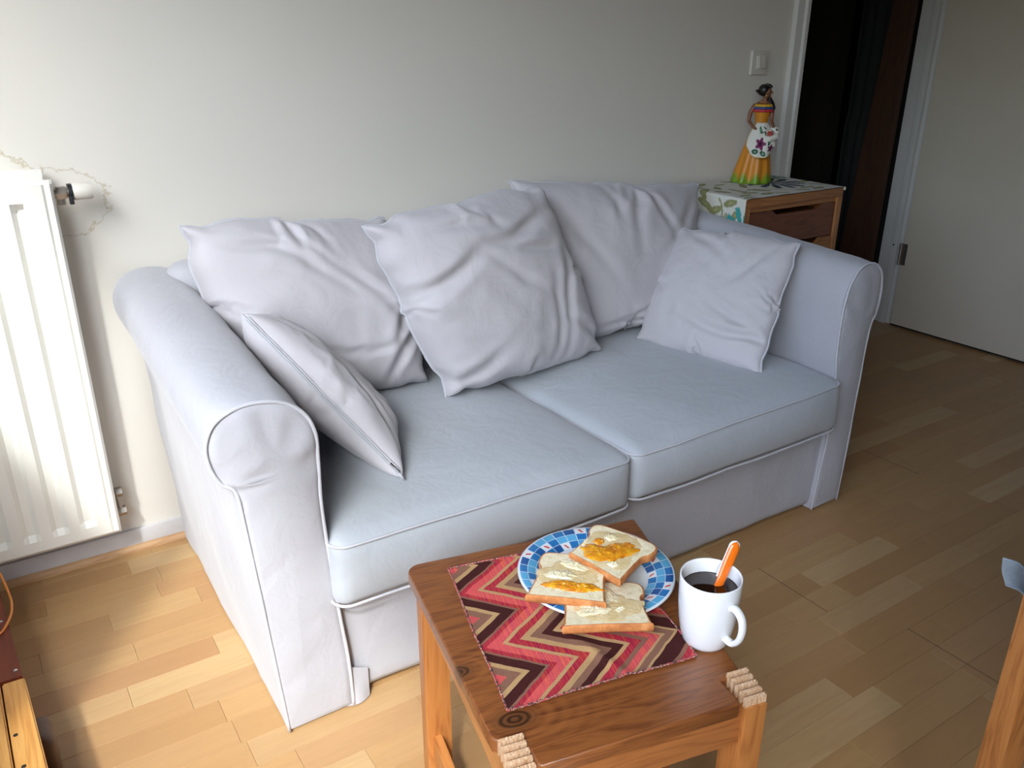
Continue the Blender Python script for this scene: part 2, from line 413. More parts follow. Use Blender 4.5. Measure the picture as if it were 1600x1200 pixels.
# casing at the end of the back wall
struct(MB().box(2.565, 2.612, YW - 0.022, YW + 0.0, 0, 2.5, b=0.004).box(2.600, 2.618, YW - 0.034, YW + 0.02, 0, 2.5, b=0.003).build('trim_1', M_white))
# door frame on the right wall: stepped moulding
fr_ = MB().box(XR - 0.020, XR + 0.03, 2.292, 2.352, 0, 2.5, b=0.004).box(XR - 0.032, XR + 0.03, 2.262, 2.296, 0, 2.5, b=0.006).box(XR - 0.012, XR + 0.03, 2.238, 2.264, 0, 2.5, b=0.003)
struct(fr_.build('trim_2', M_white))
# white door, closed against the frame
dr = struct(MB().box(XR - 0.035, XR + 0.005, 1.40, 2.228, 0.012, 2.06, b=0.003).build('door_1', mottled('door_paint', (0.68, 0.61, 0.49), (0.71, 0.64, 0.52), 3, 0.5)))
hg = MB()
for k in range(3): hg.tube([(XR - 0.042, 2.234, 0.30 + k * 0.034), (XR - 0.042, 2.234, 0.333 + k * 0.034)], 0.006, 10)
hg.box(XR - 0.037, XR - 0.034, 2.205, 2.23, 0.30, 0.40)
hg.build('hinge', M_brass, dr)
MB().tube([(XR - 0.034, 2.28, 0.385), (XR - 0.030, 2.28, 0.385)], 0.004, 10).build('screw_hole', M_black, dr)
MB().box(XR - 0.02, XR + 0.02, 1.40, 2.235, 0.0, 0.012).build('door_gap_shade', M_darkgap, dr, smooth=False)  # dark strip stands in for the shade under the door

# skirting left of the sofa and wooden quadrant
struct(MB().box(-0.5, 2.56, YW - 0.012, YW, 0.018, 0.062, b=0.003).build('baseboard_back', M_skirt))
q = MB(); qp = [(0, 0), (0.022, 0), (0.0215, 0.008), (0.017, 0.015), (0.010, 0.019), (0.0, 0.020)]
V = [(x, YW - 0.0005 - a, b) for x in (-0.5, 2.56) for (a, b) in qp]
q.add(V, [(i, i + 1, i + 7, i + 6) for i in range(5)] + [tuple(range(6)), tuple(range(6, 12))])
struct(q.build('trim_3', wood('quadrant_wood', (0.55, 0.34, 0.18), (0.50, 0.30, 0.15), (0.38, 0.2, 0.09), (1, 14, 14))))

# light switch
sw = empty('light_switch', (2.416, YW, 1.155)); tag(sw, 'square white light switch on the wall above the figurine', 'switch')
def tpl(x0, x1, z0, z1, y, d, b): return MB().box(x0, x1, y - d, y, z0, z1, b=b)
tpl(2.374, 2.450, 1.160, 1.238, YW, 0.010, 0.003).build('plate', M_plastic, sw)
tpl(2.396, 2.432, 1.178, 1.221, YW - 0.009, 0.004, 0.0015).build('rocker_frame', M_plastic, sw)
rk = MB().add([(2.402, YW - 0.012, 1.182), (2.432, YW - 0.012, 1.182), (2.432, YW - 0.012, 1.222), (2.402, YW - 0.012, 1.222),
               (2.402, YW - 0.020, 1.182), (2.432, YW - 0.020, 1.182), (2.432, YW - 0.014, 1.222), (2.402, YW - 0.014, 1.222)],
              [(0, 1, 2, 3), (4, 7, 6, 5), (0, 4, 5, 1), (3, 2, 6, 7), (0, 3, 7, 4), (1, 5, 6, 2)])
rk.build('rocker', M_plastic, sw, smooth=False)

# ---------------------------------------------------------------- radiator
rad = empty('radiator', (-0.3, 2.07, 0.0)); tag(rad, 'cream fluted panel radiator under the stained wall', 'radiator')
def flute_panel(x0, x1, z0, z1, y, face):
    xs = []; pitch_ = 0.0613; first = x1 - 0.088
    gr = []
    c = first
    while c > x0 + 0.03: gr.append(c); c -= pitch_
    px_ = [x0, x0 + 0.006]
    for c in sorted(gr): px_ += [c, c + 0.011, c + 0.026, c + 0.037]
    px_ += [x1 - 0.022, x1 - 0.017, x1 - 0.006, x1]
    pz = [z0, z0 + 0.008, z0 + 0.035, z0 + 0.05, (z0 + z1) / 2, z1 - 0.058, z1 - 0.044, z1 - 0.008, z1]
    V = []; F = []
    for z in pz:
        for i, x in enumerate(px_):
            d = 0.0
            if 2 <= i < len(px_) - 4:
                if (i - 2) % 4 in (1, 2) and z0 + 0.04 < z < z1 - 0.05: d = 0.011
            if i == len(px_) - 3: d = 0.004 if z0 + 0.01 < z < z1 - 0.01 else 0.0
            if x in (x0, x1) or z in (z0, z1): d = 0.006
            V.append((x, y + d * face, z))
    nx = len(px_)
    for a in range(len(pz) - 1):
        for b in range(nx - 1): F.append((a * nx + b, a * nx + b + 1, (a + 1) * nx + b + 1, (a + 1) * nx + b))
    k = len(V)
    # back skin closes the panel
    V += [(x0, y + 0.014 * face, z0), (x1, y + 0.014 * face, z0), (x1, y + 0.014 * face, z1), (x0, y + 0.014 * face, z1)]
    F.append((k, k + 1, k + 2, k + 3))
    rim = [i for i in range(nx)]; F.append(tuple(rim[::-1]) + (k, k + 1)[::1])
    F.append(tuple((len(pz) - 1) * nx + i for i in range(nx)) + (k + 2, k + 3))
    F.append(tuple(a * nx + nx - 1 for a in range(len(pz))) + (k + 2, k + 1))
    F.append(tuple(a * nx for a in range(len(pz)))[::-1] + (k, k + 3))
    return V, F
V, F = flute_panel(-0.48, 0.162, 0.109, 0.982, 2.050, 1)
part('front_panel', V, F, M_rad, rad, sharp=20)
V, F = flute_panel(-0.48, 0.150, 0.112, 1.000, 2.118, -1)
part('back_panel', V, F, M_rad, rad, sharp=20)
cf = MB()
for i in range(22): cf.box(-0.47 + i * 0.027, -0.468 + i * 0.027, 2.066, 2.100, 0.15, 0.95)
cf.build('convector_fin', M_rad, rad, smooth=False)
for bx_ in (-0.40, 0.02): MB().box(bx_, bx_ + 0.04, 2.10, 2.1385, 0.16, 0.94).build('wall_bracket', M_rad, rad, smooth=False)
vb = MB()
vb.tube([(0.150, 2.082, 0.950), (0.176, 2.082, 0.950)], 0.011, 12).tube([(0.168, 2.082, 0.950), (0.188, 2.082, 0.950)], 0.015, 6)
vb.tube([(0.176, 2.082, 0.952), (0.176, 2.085, 0.925)], 0.009, 10).tube([(0.186, 2.082, 0.95), (0.194, 2.082, 0.95)], 0.011, 12)
vo = vb.build('valve_body', M_brass, rad)
MB().tube([(0.192, 2.082, 0.950), (0.200, 2.082, 0.950)], 0.0185, 20).box(0.190, 0.199, 2.058, 2.074, 0.926, 0.944, b=0.002).build('valve_collar', M_black, rad)
vh = MB()
prof = [(0.0, 0.0), (0.0165, 0.0), (0.0185, 0.004), (0.0180, 0.034), (0.0165, 0.040), (0.0, 0.041)]
vh.lathe(prof, 28, fn=lambda r, z, a: r * (1 + 0.02 * (abs(math.sin(a * 7)) - 0.5)) if 0.006 < z < 0.036 else r)
vh.build('thermostat_head', M_plastic, rad, tf=Matrix.Translation((0.200, 2.082, 0.950)) @ Matrix.Rotation(PI / 2, 4, 'Y'))
lv = MB().tube([(0.150, 2.090, 0.202), (0.172, 2.090, 0.202)], 0.008, 10).tube([(0.166, 2.090, 0.202), (0.182, 2.090, 0.202)], 0.013, 6)
lv.tube([(0.168, 2.090, 0.205), (0.172, 2.090, 0.145)], 0.008, 10).tube([(0.160, 2.090, 0.148), (0.184, 2.090, 0.148)], 0.013, 6).tube([(0.165, 2.091, 0.15), (0.165, 2.130, 0.15)], 0.007, 10)
lv.build('lower_valve', M_brass, rad)

# ---------------------------------------------------------------- sofa
sofa = empty('sofa', (1.15, 1.7, 0.0)); tag(sofa, 'two seat sofa in lilac grey fitted cover with rolled arms against the wall', 'sofa')
YF, YB = 1.285, 2.115
left_sec = [(0.322, 0.006), (0.312, 0.16), (0.300, 0.34), (0.290, 0.48), (0.283, 0.550), (0.262, 0.572), (0.248, 0.606), (0.246, 0.645),
            (0.262, 0.680), (0.296, 0.699), (0.335, 0.703), (0.380, 0.692), (0.413, 0.664), (0.428, 0.625), (0.429, 0.575), (0.427, 0.48),
            (0.432, 0.38), (0.442, 0.24), (0.452, 0.12), (0.455, 0.006)]
right_sec = [(1.988, 0.006), (1.996, 0.16), (2.000, 0.34), (2.004, 0.48), (2.008, 0.545), (2.022, 0.575), (2.030, 0.612), (2.030, 0.650),
             (2.020, 0.688), (1.995, 0.714), (1.960, 0.723), (1.925, 0.714), (1.898, 0.684), (1.882, 0.640), (1.878, 0.590), (1.882, 0.48),
             (1.896, 0.38), (1.898, 0.24), (1.888, 0.12), (1.876, 0.006)]
def arm(sec, name, cxin, sgn):
    ring = spline([(a, 0, b) for a, b in sec], 5)
    nr = len(ring); V = []; F = []
    ys = [YF + 0.006] + [YF + 0.02 + (YB - YF - 0.02) * i / 30 for i in range(31)]
    for j, y in enumerate(ys):
        t = (y - YF) / (YB - YF)
        for p in ring:
            x, z = p[0], p[2]
            zz = z + 0.055 * t * min(1, z / 0.6) ** 2
            top = max(0.0, min(1.0, (z - 0.45) / 0.15))
            # soft creases along the roll, drawn in a little at the front seam
            w = 0.0035 * nz(x * 3, y * 5, z * 5, 1.6) + 0.0022 * abs(nz(x * 2 + 3, y * 9, z * 3, 2.1))
            sx = 1 if x > cxin else -1
            x2 = x + sx * w * 1.4; zz += w * top
            if j == 0: x2 += (cxin - x) * 0.03; zz -= 0.004 * top
            V.append((x2, y, zz))
    m = len(ys)
    for j in range(m - 1):
        for i in range(nr - 1): F.append((j * nr + i, j * nr + i + 1, (j + 1) * nr + i + 1, (j + 1) * nr + i))
        F.append((j * nr + nr - 1, j * nr, (j + 1) * nr, (j + 1) * nr + nr - 1))
    F.append(tuple((m - 1) * nr + i for i in range(nr)))
    F.append(tuple(range(nr))[::-1])
    ao = part('arm', V, F, M_sofa, sofa, sharp=60)
    # front panel: puffed rings shrinking to the middle line, with creases pulled from the roll's seam
    V = []; F = []; steps = [0, 0.06, 0.16, 0.3, 0.5, 0.75, 1.0]
    nc = Vector(((ring[20][0]), 0, ring[20][2]))
    for s_, t in enumerate(steps):
        for p in ring:
            x, z = p[0], p[2]
            tx, tz = cxin, min(max(z, 0.10), 0.60)
            xx = x + (tx - x) * t; zz = z + (tz - z) * t
            puff = 0.011 * (1 - (1 - t) ** 2) * (0.5 + 0.5 * max(0, min(1, (z - 0.35) / 0.2)))
            rad_ = math.atan2(zz - 0.555, (xx - (cxin - sgn * 0.055)) * 1.0)
            cr = 0.0045 * math.sin(rad_ * 11 + nz(xx, 0, zz, 9) * 2) * math.exp(-abs(zz - 0.60) * 12) * math.sin(PI * min(1, t * 1.2 + 0.1))
            cr += 0.002 * nz(xx * 2, 0, zz, 9) * (1 if t > 0 else 0)
            V.append((xx, YF - puff + cr + (0.004 if t == 0 else 0), zz))
    for s_ in range(len(steps) - 1):
        for i in range(nr):
            j = (i + 1) % nr
            F.append((s_ * nr + i, s_ * nr + j, (s_ + 1) * nr + j, (s_ + 1) * nr + i))
    fp = part('arm_front', V, F, M_sofa, sofa)
    pts = [(p[0] + (p[0] - cxin) * 0.01, YF + 0.001 + 0.0015 * nz(p[0], 0, p[2], 12), p[2]) for p in ring]
    V, F = tube(pts, 0.0036, 8); part('piping', V, F, M_pipe, fp)
arm(left_sec, 'arm', 0.362, 1); arm(right_sec, 'arm', 1.948, -1)

def base_fn(x, y, z, u, v, w):
    f = 0.006 * nz(x * 3, 0.5, z * 2, 1.7) + 0.004 * abs(nz(x * 8, 2, z * 5, 1))
    return (x, y + f * (1 if v < 0 else 0), z)
V, F = rbox(0.40, 1.93, 1.303, 1.95, 0.012, 0.300, 0.02, (80, 14, 14), base_fn)
part('base', V, F, M_sofa, sofa)
V, F = rbox(0.36, 1.95, 1.998, 2.118, 0.012, 0.775, 0.05, (60, 8, 30), lambda x, y, z, u, v, w: (x, y + 0.004 * nz(x * 4, y, z * 4), z + 0.004 * nz(x * 5, 1, 1)))
part('backrest', V, F, M_sofa, sofa)
# short corner flap of the cover at the left arm's foot
V = []; F = []
for i in range(9):
    for j in range(7):
        a, b = i / 8, j / 6
        V.append((0.44 + 0.055 * a, 1.291 - 0.010 * math.sin(a * PI) * (1 - b) + 0.004 * a, 0.004 + 0.10 * b * (1 - 0.3 * a)))
for i in range(8):
    for j in range(6): F.append((i * 7 + j, (i + 1) * 7 + j, (i + 1) * 7 + j + 1, i * 7 + j + 1))
part('cover_flap', V, F, M_sofa, sofa)

def seat(x0, x1, y0, y1, z0, z1, seed, skew=0.0, zl=0.0, zr=0.0):
    def tf(x, y, z, u=0, v=0, w=0):
        k = (z - z0) / (z1 - z0)
        crown = 0.030 * max(0, 1 - u ** 4) * max(0, 1 - v ** 4)
        if w > 0.9: z = z + crown + 0.004 * nz(x * 3 + seed, y * 3, 0, 1.5) + 0.0025 * nz(x * 9 + seed, y * 7, 3, 1.5)
        z += k * (zl * (1 - u) / 2 + zr * (1 + u) / 2)
        if v < -0.5: y -= 0.016 * math.cos(w * PI / 2) * (1 - u ** 6) + 0.004 * nz(x * 5 + seed, 1, z * 5, 1.5)
        if w < -0.9: z += 0.012 * (1 - abs(u) ** 2) * (1 if v < 0 else 0)
        x += skew * (y - y0)
        return (x, y, z)
    V, F = rbox(x0, x1, y0, y1, z0, z1, 0.024, (44, 40, 14), tf)
    so = part('seat_cushion', V, F, M_sofa2, sofa)
    for (zz, w) in ((z1 - 0.012, 0.8), (z0 + 0.008, -0.8)):
        r = 0.030; pts = []
        e = 0.0015
        corners = [(x0 + r, y0 + r, PI), (x1 - r, y0 + r, 1.5 * PI), (x1 - r, y1 - r, 0), (x0 + r, y1 - r, 0.5 * PI)]
        raw = []
        for (cx, cy_, a0) in corners:
            for k in range(7):
                a = a0 + k / 6 * PI / 2; raw.append((cx + (r + e) * math.cos(a), cy_ + (r + e) * math.sin(a)))
        full = []
        for i in range(len(raw)):
            a, b = raw[i], raw[(i + 1) % len(raw)]; n = max(1, int(math.dist(a, b) / 0.02))
            for k in range(n): full.append((a[0] + (b[0] - a[0]) * k / n, a[1] + (b[1] - a[1]) * k / n))
        for (x, y) in full:
            u = (x - (x0 + x1) / 2) / ((x1 - x0) / 2); v = (y - (y0 + y1) / 2) / ((y1 - y0) / 2)
            u = max(-1, min(1, u)); v = max(-1, min(1, v))
            z = zz + 0.0016 * nz(x * 8, y * 8, seed)
            if w > 0: z += 0.0035 * max(0, 1 - u ** 4 * 0.9) * (1 if v < -0.9 else 0)
            x_, y_, z_ = tf(x, y, z, u, v, w * 0.999)
            if w > 0 and v < -0.8: y_ += 0.0025
            pts.append((x_, y_, z_))
        V, F = tube(pts, 0.0030, 7, closed=True); part('piping', V, F, M_pipe, so)
seat(0.432, 1.146, 1.252, 1.992, 0.262, 0.402, 1.0, skew=-0.02, zl=0.010, zr=-0.006)
seat(1.150, 1.884, 1.252, 1.992, 0.270, 0.410, 7.0, skew=-0.02, zl=-0.010, zr=0.012)

# ---------------------------------------------------------------- loose cushions: inflated cloth
NP = 46
def pillow_raw(jobs):
    """jobs: list of (seed, pressure, shrink). returns list of arrays top, bottom (NP+1,NP+1,3)"""
    objs = []
    N = NP
    for k, (seed, press, shrink) in enumerate(jobs):
        V = []; F = []; top = {}; bot = {}
        rr = random.Random(seed)
        for i in range(N + 1):
            for j in range(N + 1):
                u, v = i / N * 2 - 1, j / N * 2 - 1
                edge = i in (0, N) or j in (0, N)
                h = 0.02 if not edge else 0
                d = 0.004 * nz(u * 3 + seed, v * 3, 1) + 0.004 * nz(u * 8 + seed, v * 8, 1)
                top[(i, j)] = len(V); V.append((u, v, h + d))
                if edge: bot[(i, j)] = top[(i, j)]
                else: bot[(i, j)] = len(V); V.append((u, v, -h + d))
        for i in range(N):
            for j in range(N):
                F.append((top[(i, j)], top[(i + 1, j)], top[(i + 1, j + 1)], top[(i, j + 1)]))
                F.append((bot[(i, j)], bot[(i, j + 1)], bot[(i + 1, j + 1)], bot[(i + 1, j)]))
        me = bpy.data.meshes.new('sim'); me.from_pydata(V, [], F)
        o = bpy.data.objects.new('sim', me); lk(o); o.location = (k * 6.0, 0, 60)
        md = o.modifiers.new('c', 'CLOTH'); cs = md.settings
        cs.quality = 6; cs.mass = 0.3; cs.tension_stiffness = 14; cs.compression_stiffness = 8; cs.shear_stiffness = 3; cs.bending_stiffness = 0.06
        cs.tension_damping = 8; cs.compression_damping = 8; cs.air_damping = 3
        cs.use_pressure = True; cs.uniform_pressure_force = press; cs.shrink_min = shrink
        cs.effector_weights.gravity = 0
        md.collision_settings.use_collision = False
        md.point_cache.frame_start = 1; md.point_cache.frame_end = 40
        objs.append((o, top, bot))
    for f in range(1, 34):
        S.frame_set(f)
    dg = bpy.context.evaluated_depsgraph_get()
    res = []
    for (o, top, bot) in objs:
        ev = o.evaluated_get(dg); me = ev.to_mesh()
        co = np.zeros(len(me.vertices) * 3); me.vertices.foreach_get('co', co); co = co.reshape(-1, 3)
        ev.to_mesh_clear()
        T = np.zeros((N + 1, N + 1, 3)); B = np.zeros((N + 1, N + 1, 3))
        for (i, j), q_ in top.items(): T[i, j] = co[q_]
        for (i, j), q_ in bot.items(): B[i, j] = co[q_]
        res.append((T, B))
        me0 = o.data; bpy.data.objects.remove(o); bpy.data.meshes.remove(me0)
    S.frame_set(1)
    return res
import time
_t = time.time()
RAW = pillow_raw([(1, 2.2, -0.05), (2, 2.6, -0.05), (3, 1.8, -0.05), (4, 2.0, -0.05), (5, 2.0, -0.05)])
print('pillow sim', round(time.time() - _t, 1), [round(float(r[0][:, :, 2].max()), 3) for r in RAW])

def pillow(name, label, raw, TL, TR, BR, BL, thick, back=0.5, creases=(), zipper=None, noise_amp=0.006, seed=0, swap=False, bend=None, swell=0.03, pinch=0.045):
    T, B = raw; N = NP
    ext = 0.5 * (abs(T[0, 0, 0]) + abs(T[N, N, 0])); hmax = T[:, :, 2].max()
    TL, TR, BR, BL = map(Vector, (TL, TR, BR, BL))
    nrm = ((TR - BL).cross(TL - BR)).normalized()
    if nrm.y > 0: nrm = -nrm
    if swap: nrm = -nrm
    wsize = ((TR - TL).length + (BR - BL).length) / 2
    root = empty(name, tuple((BL + BR) / 2))
    # seams run straighter than a balloon's: undo most of the pull-in along each side
    ST = 0.95
    eu = [(abs(T[0, j, 0]) + abs(T[N, j, 0])) / 2 / ext for j in range(N + 1)]
    ev_ = [(abs(T[i, 0, 1]) + abs(T[i, N, 1])) / 2 / ext for i in range(N + 1)]
    def mp(p, side, i, j):
        u, v, w = p[0] / ext, p[1] / ext, p[2] / hmax
        u *= 1 + ST * (1 / eu[j] - 1); v *= 1 + ST * (1 / ev_[i] - 1)
        # sides swell between the corners, with a pinch that leaves a small ear at each corner
        au, av = min(1, abs(u)), min(1, abs(v))
        sw = lambda t_: swell * (1 - t_ ** 2) - pinch * math.exp(-((t_ - 0.80) / 0.11) ** 2)
        u *= 1 + sw(av) * au ** 3; v *= 1 + sw(au) * av ** 3
        w = math.copysign(abs(w) ** 0.82, w)
        eg = 0.4 + 0.6 * max(abs(u), abs(v)) ** 2
        du_ = 0.050 * eg * nz(u * 1.5 + seed * 3, v * 1.5, 1.0) + 0.022 * eg * nz(u * 4.2 + seed, v * 4.2, 2.0)
        dv_ = 0.050 * eg * nz(u * 1.5, v * 1.5 + seed * 3, 5.0) + 0.022 * eg * nz(u * 4.2, v * 4.2 + seed, 7.0)
        cr_ = (abs(u * v)) ** 3; u += du_ * (1 - 0.6 * cr_); v += dv_ * (1 - 0.6 * cr_)
        a, b = (u + 1) / 2, (v + 1) / 2
        P = BL * (1 - a) * (1 - b) + BR * a * (1 - b) + TL * (1 - a) * b + TR * a * b
        h = w * thick * (1.0 if w > 0 else back)
        uu, vv = max(-1, min(1, u)), max(-1, min(1, v))
        ins = max(0.0, (1 - uu ** 4) * (1 - vv ** 4))
        h += side * ins * (noise_amp * 1.3 * nz(u * 2.2 + seed, v * 2.2, side + 3) - noise_amp * 1.1 * abs(nz(u * 3.4 + v * 1.2 + seed, v * 3.0 - u, side)) - noise_amp * 0.5 * abs(nz(u * 7 + seed, v * 6, side + 9)))
        for (cu, cv, ang, ln, wd_, dep) in creases:
            if side < 0: continue
            du, dv = u - cu, v - cv; ca, sa = math.cos(ang), math.sin(ang)
            l = du * ca + dv * sa; c = -du * sa + dv * ca
            c += 0.05 * math.sin(l * 4 + cu * 7)
            e = math.exp(-(l / ln) ** 2) * (math.exp(-(c / wd_) ** 2) - 0.45 * math.exp(-((c - 1.8 * wd_) / wd_) ** 2) - 0.3 * math.exp(-((c + 1.8 * wd_) / wd_) ** 2))
            h -= 1.3 * dep * e * min(1, ins * 4)
        if bend: h += bend * (uu * uu + vv * vv) * 0.5
        return P + nrm * h
    V = []; F = []; top = {}; bot = {}
    for i in range(N + 1):
        for j in range(N + 1):
            edge = i in (0, N) or j in (0, N)
            top[(i, j)] = len(V); V.append(mp(T[i, j], 1, i, j))
            if edge: bot[(i, j)] = top[(i, j)]
            else: bot[(i, j)] = len(V); V.append(mp(B[i, j], -1, i, j))
    for i in range(N):
        for j in range(N):
            F.append((top[(i, j)], top[(i + 1, j)], top[(i + 1, j + 1)], top[(i, j + 1)]))
            F.append((bot[(i, j)], bot[(i, j + 1)], bot[(i + 1, j + 1)], bot[(i + 1, j)]))
    cv = part('cover', V, F, M_cush, root)
    sd = cv.modifiers.new('s', 'SUBSURF'); sd.levels = 1; sd.render_levels = 1
    loop = [(i, 0) for i in range(N)] + [(N, j) for j in range(N)] + [(i, N) for i in range(N, 0, -1)] + [(0, j) for j in range(N, 0, -1)]
    pts = [V[top[k]] for k in loop]
    vv, ff = tube(pts, 0.0036, 7, closed=True); part('piping', vv, ff, M_pipe, root)
    tag(root, label, 'cushion', 'loose cushions on the sofa')
    return root, [V[top[k]] for k in loop], nrm

CA = [(-0.1, 0.55, -0.55, 0.5, 0.05, 0.012), (0.3, 0.45, -0.8, 0.5, 0.04, 0.010), (0.05, -0.45, 0.05, 0.6, 0.035, 0.012), (0.75, -0.55, 0.9, 0.35, 0.05, 0.016),
      (0.55, 0.1, -1.1, 0.6, 0.05, 0.007), (-0.5, 0.75, -0.3, 0.3, 0.05, 0.012), (0.8, -0.2, 1.2, 0.3, 0.05, 0.012), (-0.1, 0.8, -1.2, 0.25, 0.04, 0.010)]
pillow('back_cushion', 'large grey back cushion at the left end, behind the small cushion on the arm', RAW[0],
       (0.385, 1.95, 0.880), (0.885, 1.96, 0.842), (0.925, 1.830, 0.430), (0.455, 1.860, 0.440), 0.118, 0.35, CA, seed=3)
CB = [(0.35, 0.65, 0.15, 0.4, 0.05, 0.014), (0.45, 0.4, -0.4, 0.35, 0.05, 0.012), (-0.6, 0.35, 0.3, 0.4, 0.06, 0.014), (-0.75, -0.75, 0.5, 0.3, 0.06, 0.014),
      (0.55, -0.3, 1.15, 0.45, 0.04, 0.009), (0.35, -0.35, 1.2, 0.45, 0.04, 0.008), (0.7, 0.05, 1.25, 0.35, 0.04, 0.008), (-0.2, 0.75, -0.1, 0.35, 0.05, 0.010),
      (0.1, 0.2, -0.7, 0.5, 0.05, 0.006), (0.75, -0.7, -0.75, 0.3, 0.05, 0.012)]
pillow('back_cushion', 'large crumpled grey cushion leaning at a tilt across the middle of the sofa', RAW[1],
       (0.757, 1.80, 0.866), (1.285, 1.85, 0.905), (1.446, 1.765, 0.434), (0.915, 1.712, 0.430), 0.125, 0.42, CB, seed=9, swell=0.022, pinch=0.05)
CC = [(-0.2, 0.75, -1.4, 0.3, 0.04, 0.010), (0.35, 0.7, -1.3, 0.4, 0.04, 0.012), (0.1, 0.6, -1.6, 0.4, 0.05, 0.009), (0.6, 0.45, -2.2, 0.4, 0.05, 0.010),
      (0.25, -0.6, 0.35, 0.5, 0.035, 0.014), (0.1, -0.78, 0.15, 0.5, 0.03, 0.012), (-0.5, 0.2, -1.2, 0.5, 0.05, 0.007)]
pillow('back_cushion', 'large grey back cushion with top corners up, at the right end against the wall', RAW[2],
       (1.262, 1.955, 0.912), (1.965, 1.93, 0.842), (1.84, 1.845, 0.440), (1.37, 1.850, 0.432), 0.110, 0.35, CC, seed=15, swell=-0.035, pinch=0.02)
CD = [(-0.3, 0.7, -0.5, 0.4, 0.06, 0.008), (0.2, -0.55, -0.1, 0.5, 0.05, 0.010), (0.45, -0.35, -0.5, 0.4, 0.05, 0.010), (0.5, 0.5, -2.3, 0.35, 0.05, 0.008), (0.75, -0.6, 0.2, 0.25, 0.05, 0.012)]
rD, lD, nD = pillow('small_cushion', 'small pale cushion leaning on the inside of the right arm', RAW[3],
       (1.805, 1.835, 0.742), (1.885, 1.455, 0.752), (1.700, 1.385, 0.432), (1.600, 1.766, 0.440), 0.062, 0.6, CD, seed=22, noise_amp=0.005, swell=0.0, pinch=0.03)
CE = [(0.2, 0.55, -0.5, 0.4, 0.06, 0.010), (-0.3, 0.5, -0.9, 0.4, 0.06, 0.010), (0.5, -0.1, 0.8, 0.35, 0.05, 0.010), (-0.4, -0.3, 1.0, 0.4, 0.05, 0.008)]
rE, lE, nE = pillow('small_cushion', 'small grey cushion seen edge-on with its zip, propped on the left arm', RAW[4],
       (0.425, 1.665, 0.742), (0.50, 1.80, 0.650), (0.72, 1.66, 0.440), (0.632, 1.378, 0.434), 0.070, 1.0, CE, seed=31, swap=False, swell=0.0, pinch=0.02)
def zip_part(loop, i0, i1, root, off, pull_at):
    seg = [Vector(p) for p in loop[i0:i1]]
    pts = [p + off * (0.004) for p in seg]
    vv, ff = tube(pts, 0.0028, 6, flat=0.6); zp = part('zip', vv, ff, M_pipe, root)
    for w_ in (-1, 1):
        vv, ff = tube([p + Vector((0.003 * w_, 0, 0.003 * w_)) + off * 0.001 for p in pts], 0.0016, 6); part('zip_tape', vv, ff, M_pipe, zp)
    q0 = pts[pull_at]; d = (pts[pull_at] - pts[pull_at - 1 if pull_at > 0 else 1]).normalized()
    m = MB(); m.tube([q0, q0 + d * 0.012], 0.004, 8).tube([q0 + d * 0.010 + off * 0.004, q0 + d * 0.026 + off * 0.003], 0.0028, 8)
    m.build('zip_pull', M_chrome, zp)
N = NP
# loop order: bottom BL->BR, right BR->TR, top TR->TL, left TL->BL
zip_part(lE, 3 * N + 2, 4 * N - 1, rE, Vector((0.1, -0.8, 0.5)), N - 6)
zip_part(lD, 2, N - 3, rD, Vector((-0.5, -0.3, -0.4)), 1)

# ---------------------------------------------------------------- chest of drawers, cloth, figurine
CX0, CX1, CY0, CY1, CZ = 2.035, 2.513, 1.792, 2.116, 0.808
ch = empty('chest_of_drawers', ((CX0 + CX1) / 2, (CY0 + CY1) / 2, 0)); tag(ch, 'small pine chest of drawers in the corner behind the sofa arm', 'chest')
MB().box(CX0, CX1, CY0, CY1, CZ - 0.028, CZ, b=0.003).box(CX0 + 0.03, CX1 - 0.022, CY0 + 0.01, CY0 + 0.03, CZ - 0.045, CZ - 0.026).build('top', M_cab, ch)
for x0 in (CX0, CX1 - 0.024): MB().box(x0, x0 + 0.024, CY0, CY1, 0.0, CZ - 0.028, b=0.002).build('side_panel', wood('cabinet_side', (0.44, 0.20, 0.07), (0.37, 0.15, 0.045), (0.24, 0.08, 0.024), (12, 12, 1), rough=0.5) if x0 == CX0 else bpy.data.materials['cabinet_side'], ch)
MB().box(CX0 + 0.02, CX1 - 0.02, CY1 - 0.012, CY1 - 0.004, 0.02, CZ - 0.03).build('back_panel', M_cab_d, ch)
def drawer(z0, z1, y, mat, label=None, c0=0.30, c1=0.85, lip=0.018):
    a, b = CX0 + 0.027, CX1 - 0.027; W = b - a
    prof = [(0, z0), (W, z0), (W, z1), (W * c1 + 0.015, z1)]
    for k in range(7): t = k / 6; prof.append((W * c1 + 0.015 - 0.030 * t, z1 - lip * (0.5 - 0.5 * math.cos(PI * t))))
    for k in range(7): t = k / 6; prof.append((W * c0 + 0.015 - 0.030 * t, z1 - lip * (0.5 + 0.5 * math.cos(PI * t))))
    prof.append((0, z1))
    n = len(prof); V = [(a + x, y, z) for x, z in prof] + [(a + x, y + 0.016, z) for x, z in prof]
    F = [tuple(range(n)), tuple(range(n, 2 * n))[::-1]] + [(i, (i + 1) % n, n + (i + 1) % n, n + i) for i in range(n)]
    d = part('drawer', V, F, mat, ch, smooth=False)
    if label: d['label'] = label
    MB().box(a + 0.005, a + 0.013, y + 0.016, CY1 - 0.03, z0 + 0.01, z1 - 0.03).box(b - 0.013, b - 0.005, y + 0.016, CY1 - 0.03, z0 + 0.01, z1 - 0.03).box(a + 0.005, b - 0.005, y + 0.016, CY1 - 0.03, z0 + 0.004, z0 + 0.012).build('drawer_box', M_cab_d, d, smooth=False)
    return d
drawer(0.650, 0.762, CY0 + 0.006, M_cab_d, 'dark reddish top drawer front', 0.28, 0.80, 0.016)
